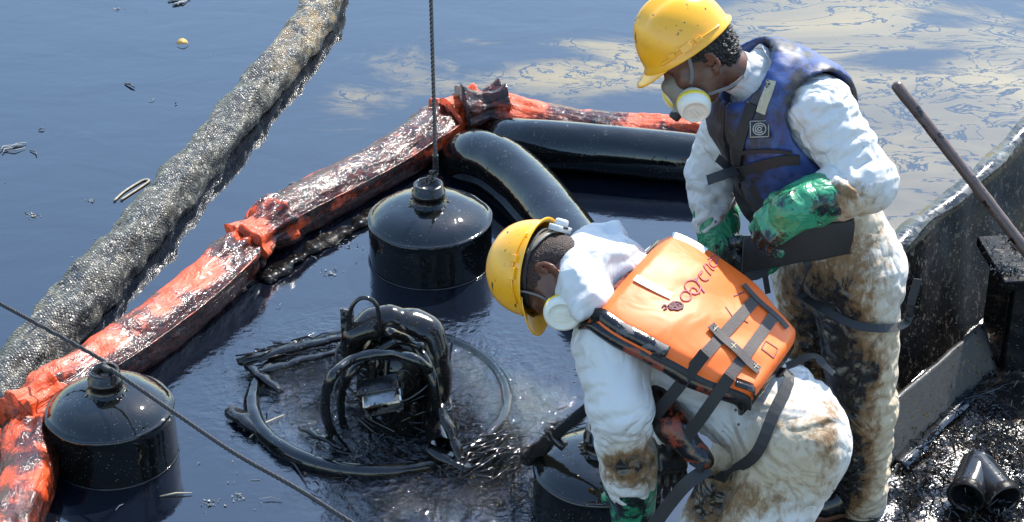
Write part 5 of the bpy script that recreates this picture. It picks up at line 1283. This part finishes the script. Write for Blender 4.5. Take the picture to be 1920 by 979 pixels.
# =================================================================== the bent worker in the orange vest
def worker_b():
    Jn = dict(sl=(1168, 612, 4.60), el=(1163, 765, 4.52), wl=(1184, 922, 4.58), sr=(1275, 490, 4.98), er=(1268, 690, 4.95), wr=(1252, 815, 4.86),
              hl=(1492, 832, 4.52), kl=(1400, 1055, 4.42), al=(1445, 1222, 4.50), hr=(1452, 790, 4.76), kr=(1348, 985, 4.68), ar=(1400, 1150, 4.75),
              nk=(1160, 512, 4.80), ch=(1280, 606, 4.75), pl=(1472, 785, 4.63))
    J = {k: W(*v) for k, v in Jn.items()}
    root = tag(empty("person", np.array([(J['al'] + J['ar'])[0] / 2, (J['al'] + J['ar'])[1] / 2, .04])), "person bending over in orange life vest with handwritten back, yellow hard hat, white coverall", "person")
    f = nrm([-.90, .43, 0]); lf = nrm([-.43, -.90, 0])
    sink = nrm(np.cross(W(1500, 628, 4.76) - W(1258, 428, 4.93), W(1112, 590, 4.56) - W(1258, 428, 4.93))); sink = -sink if sink[2] > 0 else sink
    for k_, a_ in (('ch', .085), ('sl', .085), ('sr', .06), ('pl', .025), ('nk', .02)): J[k_] = J[k_] + sink * a_
    spine = nrm(J['nk'] - J['pl']); fr = nrm(f - spine * (f @ spine))        # fr: out of the belly
    if fr[2] > 0: fr = -fr
    fr = nrm(np.cross(lf, spine)); fr = fr if fr[2] < 0 else -fr
    hF = nrm(ax((-.16, -.98, .0))); hU = ax((-.85, .14, -.50)); hU = nrm(hU - hF * (hU @ hF)); hL = np.cross(hU, hF)
    rimc = W(1009, 506, 4.80); hc = rimc - hU * .046 + hF * .012
    def torso(g):
        return [(cone(J['ch'] + spine * .03, J['pl'] + spine * .05, .178 + g, .160 + g, fr, .70), .05), (cone(J['sl'] - lf * .04, J['sr'] + lf * .04, .072 + g, .072 + g), .06), (cone(J['ch'] + spine * .10, J['nk'] + spine * .01, .085 + g, .060 + g), .07),
                (cone(J['hl'], J['hr'], .124 + g, .120 + g), .06), (cone(J['pl'] + spine * .02 - fr * .02, J['pl'] - spine * .03 - fr * .02, .125 + g, .125 + g), .05)]
    def limbs(g, cut=1.0):
        pr = []
        for a, b, c_, r in (('sl', 'el', 'wl', (.064, .052, .040)), ('sr', 'er', 'wr', (.060, .046, .036))):
            pr += [(cone(J[a], J[b], r[0] + g, r[1] + g), .03), (cone(J[b], J[b] + (J[c_] - J[b]) * cut, r[1] + g, r[2] + g), .02)]
        for a, b, c_, r in (('hl', 'kl', 'al', (.108, .070, .050)), ('hr', 'kr', 'ar', (.104, .070, .050))):
            pr += [(cone(J[a], J[b], r[0] + g, r[1] + g), .04), (cone(J[b], J[c_], r[1] + g, r[2] + g), .025)]
        return pr
    lh = hand_prims(J['wl'], W(1182, 1010, 4.58) - J['wl'], TOC - RGT * .3, -RGT + UPC * .1, .45, 1.08, grow=-.006)
    rd = W(1262, 905, 4.80) - J['wr']
    rh = hand_prims(J['wr'], rd, TOC + RGT * .2, -RGT + UPC * .2, .28, 1.05, grow=-.006)
    pr = torso(-.008) + limbs(0) + [(cone(J['nk'] - spine * .02, hc - hU * .05 - hF * .04, .060, .058), .03)] + head_prims(hc, hF, hU, hL) + lh + rh
    for a in ('al', 'ar'): pr.append((cone(J[a] * [1, 1, 0] + [0, 0, .06] - f * .03, J[a] * [1, 1, 0] + [0, 0, .05] + f * .15, .042, .034), .03))
    F = solid(pr, .007); eye_and_ear(F, hc, hF, hU, hL); body = sdf_mesh("body", F, MT['skin'], root, 1); FB = F
    H = solid([(ell(hc + hU * .030 - hF * .014, [hF, hU, hL], (.1015, .0905, .0805)), .01), (ell(hc - hF * .062 - hU * .030, [hF, hU, hL], (.046, .052, .066)), .03)], .005)
    H.clip(hc + hF * .060, hF); H.clip(hc - hU * .080, -hU); H.sub(ell(hc - hU * .052 + hF * .03, [hF, hU, hL], (.055, .040, .10)), .01)
    sdf_mesh("hair", H, MT['crop'], root, 1, disp=lambda V: .0018 * noise(V, 120, 8))
    C = solid(torso(.010) + limbs(.033, .85), .0108); C.add(cone(J['nk'] - spine * .06, J['nk'] - spine * .01, .088, .078), .03)
    V, Q = C.surface(); V = relax(V, Q, 2)
    pin = np.clip(1.15 - np.min([np.linalg.norm(V - J[k], axis=1) for k in ('wl', 'wr', 'nk')], 0) / .07, 0, 1)
    tor = (V - J['pl']) @ spine; back = ((V - J['ch']) @ fr < -.02) & (tor > .06) & (tor < .62)
    pin = np.maximum(pin, np.where(back, 1, 0)); pin = np.maximum(pin, np.where(V[:, 2] < .15, 1, 0))
    al, sl = along_limbs(V, [(J['sl'], J['el'], .06, 1.10), (J['el'], J['wl'], .05, 1.14), (J['sr'], J['er'], .06, 1.06), (J['er'], J['wr'], .045, 1.09), (J['hl'], J['kl'], .10, 1.03), (J['kl'], J['al'], .065, 1.05), (J['hr'], J['kr'], .10, 1.03), (J['kr'], J['ar'], .06, 1.05), (J['pl'] - spine * .1, J['ch'], .15, 1.08)])
    V = drape(V, Q, F, al, sl, 1.015, pin, bend=.8, seed=9)
    cov = mesh("coverall", V, Q, MT['cloth'], root)
    st = gauss_px(V, [(1185, 865, 62, 26, .62), (1165, 880, 50, 30, .40), (1210, 830, 40, 30, .34), (1195, 905, 60, 24, .30), (1345, 925, 62, 60, .62), (1310, 960, 40, 50, .5), (1300, 900, 50, 24, .35), (1480, 690, 60, 20, .10), (1520, 760, 40, 50, .18), (1400, 690, 50, 30, .14), (1440, 760, 70, 60, .16), (1550, 850, 24, 80, .32), (1480, 930, 80, 40, .22), (1500, 820, 80, 80, .24), (1560, 790, 20, 60, .2), (1420, 960, 60, 50, .3), (1330, 700, 40, 30, .10)])
    tn = gauss_px(V, [(1470, 830, 120, 120, .35), (1185, 870, 80, 60, .8), (1345, 930, 100, 90, .7), (1460, 880, 130, 110, .4), (1540, 860, 50, 90, .4), (1420, 720, 120, 60, .2)])
    for nm, a in (("stain", st), ("tan", tn)):
        at = cov.data.attributes.new(nm, 'FLOAT', 'POINT'); at.data.foreach_set("value", a)
    smooth_more(cov)
    # hood bunched behind the neck
    hs = sink * .010 - RGT * .016 + UPC * .004
    hp = [(cone(W(1140, 446, 4.92), W(1104, 552, 4.66), .058, .066), .02), (cone(W(1118, 452, 4.86), W(1092, 500, 4.74), .040, .050), .02), (cone(W(1160, 450, 4.93), W(1150, 515, 4.78), .05, .055), .02), (cone(W(1098, 520, 4.66), W(1102, 592, 4.57), .046, .012), .02), (cone(W(1146, 556, 4.66), W(1110, 570, 4.62), .04, .04), .02), (cone(W(1126, 434, 4.95), W(1168, 438, 4.97), .03, .03), .015)]
    hp = [((p_[0] + hs.astype(np.float32), p_[1] + hs.astype(np.float32), (lambda P_, f_=p_[2]: f_(P_ - hs.astype(np.float32)))), k_) for p_, k_ in hp]
    HF = solid(hp, .0065); hb = hc - hU * .05 - hF * .04; HF.add(cone(J['nk'] + (hb - J['nk']) * .62 - hF * .008, J['nk'] - hF * .02, .074, .086), .03); HF.sub(ell(hc + hU * .02, [hF, hU, hL], (.112, .095, .090)), .012)
    sdf_mesh("hood", HF, MT['cloth'], cov, 1, disp=lambda V: .012 * (ridge(V * [1.3, .7, 1.0], 7, 3) - .5) + .003 * (ridge(V, 17, 6) - .5), attrs=lambda V: {"stain": np.full(len(V), .02), "tan": np.full(len(V), .05)})
    # ---- orange back pad
    c00, c01, c11, c10 = W(1258, 428, 4.93), W(1112, 590, 4.56), W(1418, 742, 4.46), W(1500, 628, 4.76)       # neck/far, neck/near, waist/near, waist/far
    outn = nrm(np.cross(c10 - c00, c01 - c00)); outn = outn if outn[2] > 0 else -outn
    def PS(s, t, off=0.0):                               # s: neck -> waist, t: far (-1) -> near (+1)
        s, t = np.asarray(s, float), np.asarray(t, float); k = (t[..., None] + 1) / 2; q = s[..., None]
        p = (c00 * (1 - k) + c01 * k) * (1 - q) + (c10 * (1 - k) + c11 * k) * q
        bul = .034 * (1 - np.abs(t) ** 2.6) + .020 * np.sin(np.pi * s) - .012 * np.exp(-((s - .60) / .05) ** 2) * 0
        edge = -.030 * np.clip((np.abs(t) - .90) / .10, 0, 1) ** 2 - .030 * np.clip((s - .95) / .05, 0, 1) ** 2 - .030 * np.clip((.05 - s) / .05, 0, 1) ** 2
        wr = .0045 * np.sin(s * 9 + t * 2) * np.cos(t * 3 + 1) + .004 * np.sin(t * 7 + s * 14) * np.exp(-((s - .75) / .25) ** 2)
        wide = nrm(c01 - c00) * 1.0; inw = (.030 * (s * (1 - s)) * 4 - .022 * np.clip((.25 - s) / .25, 0, 1) ** 2)[..., None] * t[..., None]
        return p + outn * (bul + edge + wr + off)[..., None] + wide * inw
    ns, nt = 64, 48; ss, tt = np.meshgrid(np.linspace(0, 1, ns), np.linspace(-1, 1, nt), indexing='ij')
    top = PS(ss.ravel(), tt.ravel()); bot = PS(ss.ravel() * .97 + .015, tt.ravel() * .95, 0) - outn * (.032 + .02 * (1 - np.abs(tt.ravel()) ** 2))[:, None]; K = len(top)
    i = np.arange((ns - 1) * nt).reshape(ns - 1, nt)[:, :-1].ravel(); F1 = np.stack([i, i + nt, i + nt + 1, i + 1], 1)
    tn_ = np.cross(top[F1[0, 1]] - top[F1[0, 0]], top[F1[0, 3]] - top[F1[0, 0]]) @ outn
    if tn_ < 0: F1 = F1[:, ::-1]
    F = F1.tolist() + (F1[:, ::-1] + K).tolist()
    pad = mesh("life_vest", np.vstack([top, bot]), F, MT['orange'], root)
    # padded side band all round the edge
    per = [(s, 1.0) for s in np.linspace(0, 1, 40)] + [(1.0, t) for t in np.linspace(1, -1, 30)[1:]] + [(s, -1.0) for s in np.linspace(1, 0, 40)[1:]] + [(0.0, t) for t in np.linspace(-1, 1, 30)[1:-1]]
    per = np.array(per); e0 = PS(per[:, 0], per[:, 1]); ce = e0.mean(0); n_ = len(per); V = []
    for k in np.linspace(0, 1, 7):
        o_ = e0 - ce; o_ = o_ - np.outer(o_ @ outn, outn); o_ /= np.linalg.norm(o_, axis=1)[:, None]
        V.append(e0 - outn * (.004 + .056 * k) + o_ * (.010 * math.sin(k * math.pi) ** .7 + .0015 - .010 * k * k)[..., None] if False else e0 - outn * (.002 + .036 * k) + o_ * (.010 * math.sin(k * math.pi) ** .7 + .001))
    V = np.concatenate(V); F = [(r * n_ + j, r * n_ + (j + 1) % n_, (r + 1) * n_ + (j + 1) % n_, (r + 1) * n_ + j) for r in range(6) for j in range(n_)]
    mesh("side_band", V + np.stack([noise(V, 14, k) for k in (1, 2, 3)], 1) * .004, F, MT['redblack'], pad)
    P = PS(np.linspace(-.005, .46, 40), np.full(40, .965), .006); V, F, uv = ribbon(P, .034, nrm(outn + nrm(c01 - c00) * .8), .008); mesh("neck_binding", V, F, MT['greyband'], pad, uv=uv)
    P = PS(np.linspace(0.40, 1.0, 40), np.full(40, 1.0), -.004); V, F, uv = ribbon(P, .034, nrm(outn * .4 + nrm(c01 - c00) * 1.0), .008); mesh("edge_binding", V, F, MT['strap'], pad, uv=uv)
    P = PS(np.linspace(.86, 1.0, 14), np.full(14, .93), .004); V, F, uv = ribbon(P, .026, outn, .004); mesh("worn_corner", V, F, MT['greyband'], pad, uv=uv)
    # pixel of the photograph -> place on the pad
    gs, gt = np.meshgrid(np.linspace(-.02, 1.02, 260), np.linspace(-1, 1, 220), indexing='ij'); gP = PS(gs.ravel(), gt.ravel()); gu, gv = pix(gP); gs, gt = gs.ravel(), gt.ravel()
    def at(u, v):
        k = np.argmin((gu - u) ** 2 + (gv - v) ** 2); return gs[k], gt[k]
    def strip(name, p0, p1, w, mat, off=.004, th=.003, n=24, parent=pad):
        a, b = np.array(at(*p0)), np.array(at(*p1)); k = np.linspace(0, 1, n)[:, None]; st_ = a + (b - a) * k
        V, F, uv = ribbon(PS(st_[:, 0], st_[:, 1], off), w, outn, th); return mesh(name, V, F, mat, parent, smooth=False, uv=uv)
    strip("cross_strap", (1418, 560), (1318, 668), .030, MT['strap_grey'], .003)
    strip("cross_strap", (1452, 590), (1362, 712), .030, MT['strap_grey'], .003)
    strip("bar_tack", (1330, 612), (1420, 698), .028, MT['strap_grey'], .008)
    strip("bar_tack", (1392, 536), (1474, 618), .016, MT['strap_grey'], .008)
    for p in ((1338, 620), (1372, 652), (1414, 690)):
        for d in ((-4, -4, 4, 4), (-4, 4, 4, -4)): strip("stitch", (p[0] + d[0], p[1] + d[1]), (p[0] + d[2], p[1] + d[3]), .0022, MT['tape_old'], .0105, .001, 4)
    strip("reflective_tape", (1260, 437), (1322, 472), .022, MT['white'], .003)
    strip("reflective_tape", (1190, 522), (1258, 556), .024, MT['white'], .003)
    # box-stitched pocket outlines
    for q in (((1428, 655), (1450, 672)), ((1450, 672), (1458, 655)), ((1458, 655), (1436, 640)), ((1436, 640), (1428, 655)), ((1360, 575), (1376, 600)), ((1376, 556), (1395, 548)), ((1392, 600), (1402, 606))): strip("stitch_line", q[0], q[1], .003, MT['ink_dark'], .0015, .001, 8)
    # handwriting across the back: a scribble, then o G r e n a
    def pen(name, pts, w, mat, closed=False, n=34):
        c = np.array([at(1230 + x / 7, 460 + y / 7) for x, y in pts]); c = c + 0.0
        if closed: c = np.vstack([c, c[:1]])
        L = spline(np.column_stack([c, np.zeros(len(c))]), n); P = PS(L[:, 0], L[:, 1], .0022)
        V, F, uv = ribbon(P, w * (.8 + .4 * np.abs(np.sin(np.linspace(0, 5, n)))), outn, .0012); return mesh(name, V, F, mat, pad, uv=uv)
    def circ(cx, cy, rx, ry, a0, a1, rot=0.0, n=14):
        t = np.linspace(a0, a1, n); return [(cx + rx * math.cos(x) * math.cos(rot) - ry * math.sin(x) * math.sin(rot), cy + rx * math.cos(x) * math.sin(rot) + ry * math.sin(x) * math.cos(rot)) for x in t]
    pen("letter_o", circ(388, 672, 70, 68, -1.6, 4.9), .0042, MT['ink'])
    pen("letter_g", circ(478, 552, 108, 86, -1.2, 5.0, .5), .0042, MT['ink'])
    pen("letter_g", [(440, 600), (470, 560), (520, 575), (545, 610), (580, 640)], .0038, MT['ink'])
    pen("letter_r", [(505, 440), (550, 505), (600, 575), (632, 628)], .0040, MT['ink_blue']); pen("letter_r", [(530, 480), (525, 440), (545, 418)], .0036, MT['ink_blue'])
    pen("letter_e", [(560, 398), (590, 370), (606, 345), (580, 352), (560, 395), (585, 440), (640, 468), (692, 452)], .0038, MT['ink'])
    pen("letter_n", [(618, 270), (665, 335), (718, 398)], .0038, MT['ink']); pen("letter_n", [(635, 290), (640, 252), (668, 255), (720, 310), (765, 338)], .0038, MT['ink'])
    pen("letter_a", circ(752, 235, 48, 52, -1.0, 4.6), .0038, MT['ink']); pen("letter_a", [(672, 190), (705, 168), (750, 190), (790, 232), (808, 250)], .0038, MT['ink'])
    for q in (circ(262, 800, 92, 48, 0, 6.0, .1), circ(240, 812, 70, 30, 1, 7.0, -.2), circ(290, 790, 60, 36, 0, 6.0, .4), [(150, 800), (205, 770), (260, 800), (200, 835), (270, 845), (330, 815)], [(70, 820), (110, 790), (140, 830), (100, 850)], [(170, 815), (255, 812), (350, 805)]): pen("scribble", q, .0048, MT['ink_dark'])
    # ---- shoulder yoke from the pad down to the front pad, and the front pad itself
    fpad = solid([(cone(W(1228, 742, 4.60), W(1262, 800, 4.52), .040, .046), .02), (cone(W(1262, 800, 4.52), W(1318, 862, 4.46), .046, .030), .02)], .006)
    sdf_mesh("front_pad", fpad, MT['redblack'], pad, 1, disp=lambda V: .005 * fbm(V, 14, 3))
    # straps from the back pad to the front
    def free(name, a, b, ya, yb, w, n=.012):
        A, B = W(*a, ya), W(*b, yb); P = spline([A, (A + B) / 2 + TOC * n, B], 24); V, F, uv = ribbon(P, w, nrm(TOC + UPC * .35), .003); return mesh(name, V, F, MT['strap'], pad, smooth=False, uv=uv)
    e1 = PS(np.array([at(1320, 668)[0]]), np.array([.99]))[0]; e2 = PS(np.array([at(1364, 712)[0]]), np.array([.99]))[0]
    free("side_strap", (1322, 662), (1226, 782), e1[1] - .01, 4.52, .032); free("side_strap", (1368, 706), (1282, 828), e2[1] - .01, 4.47, .032)
    # waist tie running round the hip to the front pad, crotch strap below
    e_ = PS(np.array([at(1478, 688)[0]]), np.array([at(1478, 688)[1]]), -.04)[0]
    hs = [hit_on(FB, u, v, 3.9, 5.2, .05)[0] for u, v in ((1476, 735), (1464, 790), (1440, 845), (1405, 880), (1372, 890), (1345, 886))]
    band([e_] + hs + [W(1322, 876, 4.44), W(1300, 862, 4.46)], .032, nrm(TOC + RGT * .3 + UPC * .1), MT['strap'], "waist_tie", pad)
    hs = [hit_on(FB, u, v, 3.9, 5.2, .05)[0] for u, v in ((1505, 694), (1530, 702), (1552, 712))]
    band([e_] + hs, .026, nrm(UPC + TOC * .6), MT['strap'], "waist_tie", pad)
    band([W(1330, 878, 4.44), W(1290, 905, 4.42), W(1255, 945, 4.42), W(1215, 1000, 4.42)], .036, nrm(TOC + UPC * .2), MT['strap'], "hanging_strap", pad, .004)
    # respirator, helmet with ratchet knob, gloves, boots
    mk = respirator(root, hc, hF, hU, hL, .92)
    def q(f_, u_, l_): return hc + hF * f_ + hU * u_ + hL * l_
    band([q(.07, -.05, .055), q(.055, -.015, .074), q(.050, .02, .080), q(.050, .045, .082)], .005, hL, MT['elastic'], "head_strap", mk)
    helmet(root, rimc, hF, hU, hL, True)
    def gat(V): return {"stain": .30 + gauss_px(V, [(1150, 960, 40, 60, .35), (1200, 940, 40, 14, .3), (1220, 980, 20, 30, .3)]) + .2 * noise(V, 14, 3)}
    wl = J['wl']; up = nrm(J['el'] - wl); dn = W(1182, 1010, 4.58) - wl
    G1 = solid(hand_prims(wl, dn, TOC - RGT * .3, -RGT + UPC * .1, .45, 1.08, grow=.0035), .006); G1.add(cone(wl - up * .06, wl + up * .035, .056, .071), .02)
    sdf_mesh("glove", G1, MT['green'], root, 1, disp=lambda V: .003 * ridge(V, 15, 2), attrs=gat)
    wr = J['wr']; up2 = nrm(J['er'] - wr); G2 = solid(hand_prims(wr, rd, TOC + RGT * .2, -RGT + UPC * .2, .28, 1.05, grow=.002), .0045); G2.add(cone(wr, wr + up2 * .08, .040, .048), .02)
    sdf_mesh("glove", G2, MT['glove_black'], root, 1)
    for a, kn in (('al', 'kl'), ('ar', 'kr')):
        b0 = J[a] * [1, 1, 0]; Fb = solid([(cone(J[a] + (J[kn] - J[a]) * .45, J[a], .078, .062), .02), (cone(b0 + [0, 0, .085] - f * .035, b0 + [0, 0, .085] + f * .14, .050, .045), .03)], .01); Fb.clip([0, 0, .040], [0, 0, -1.0], .005)
        sdf_mesh("boot", Fb, MT['oil_rough'], root, 1)
    return root
worker_b()
for _o in list(S.objects): settle(_o)
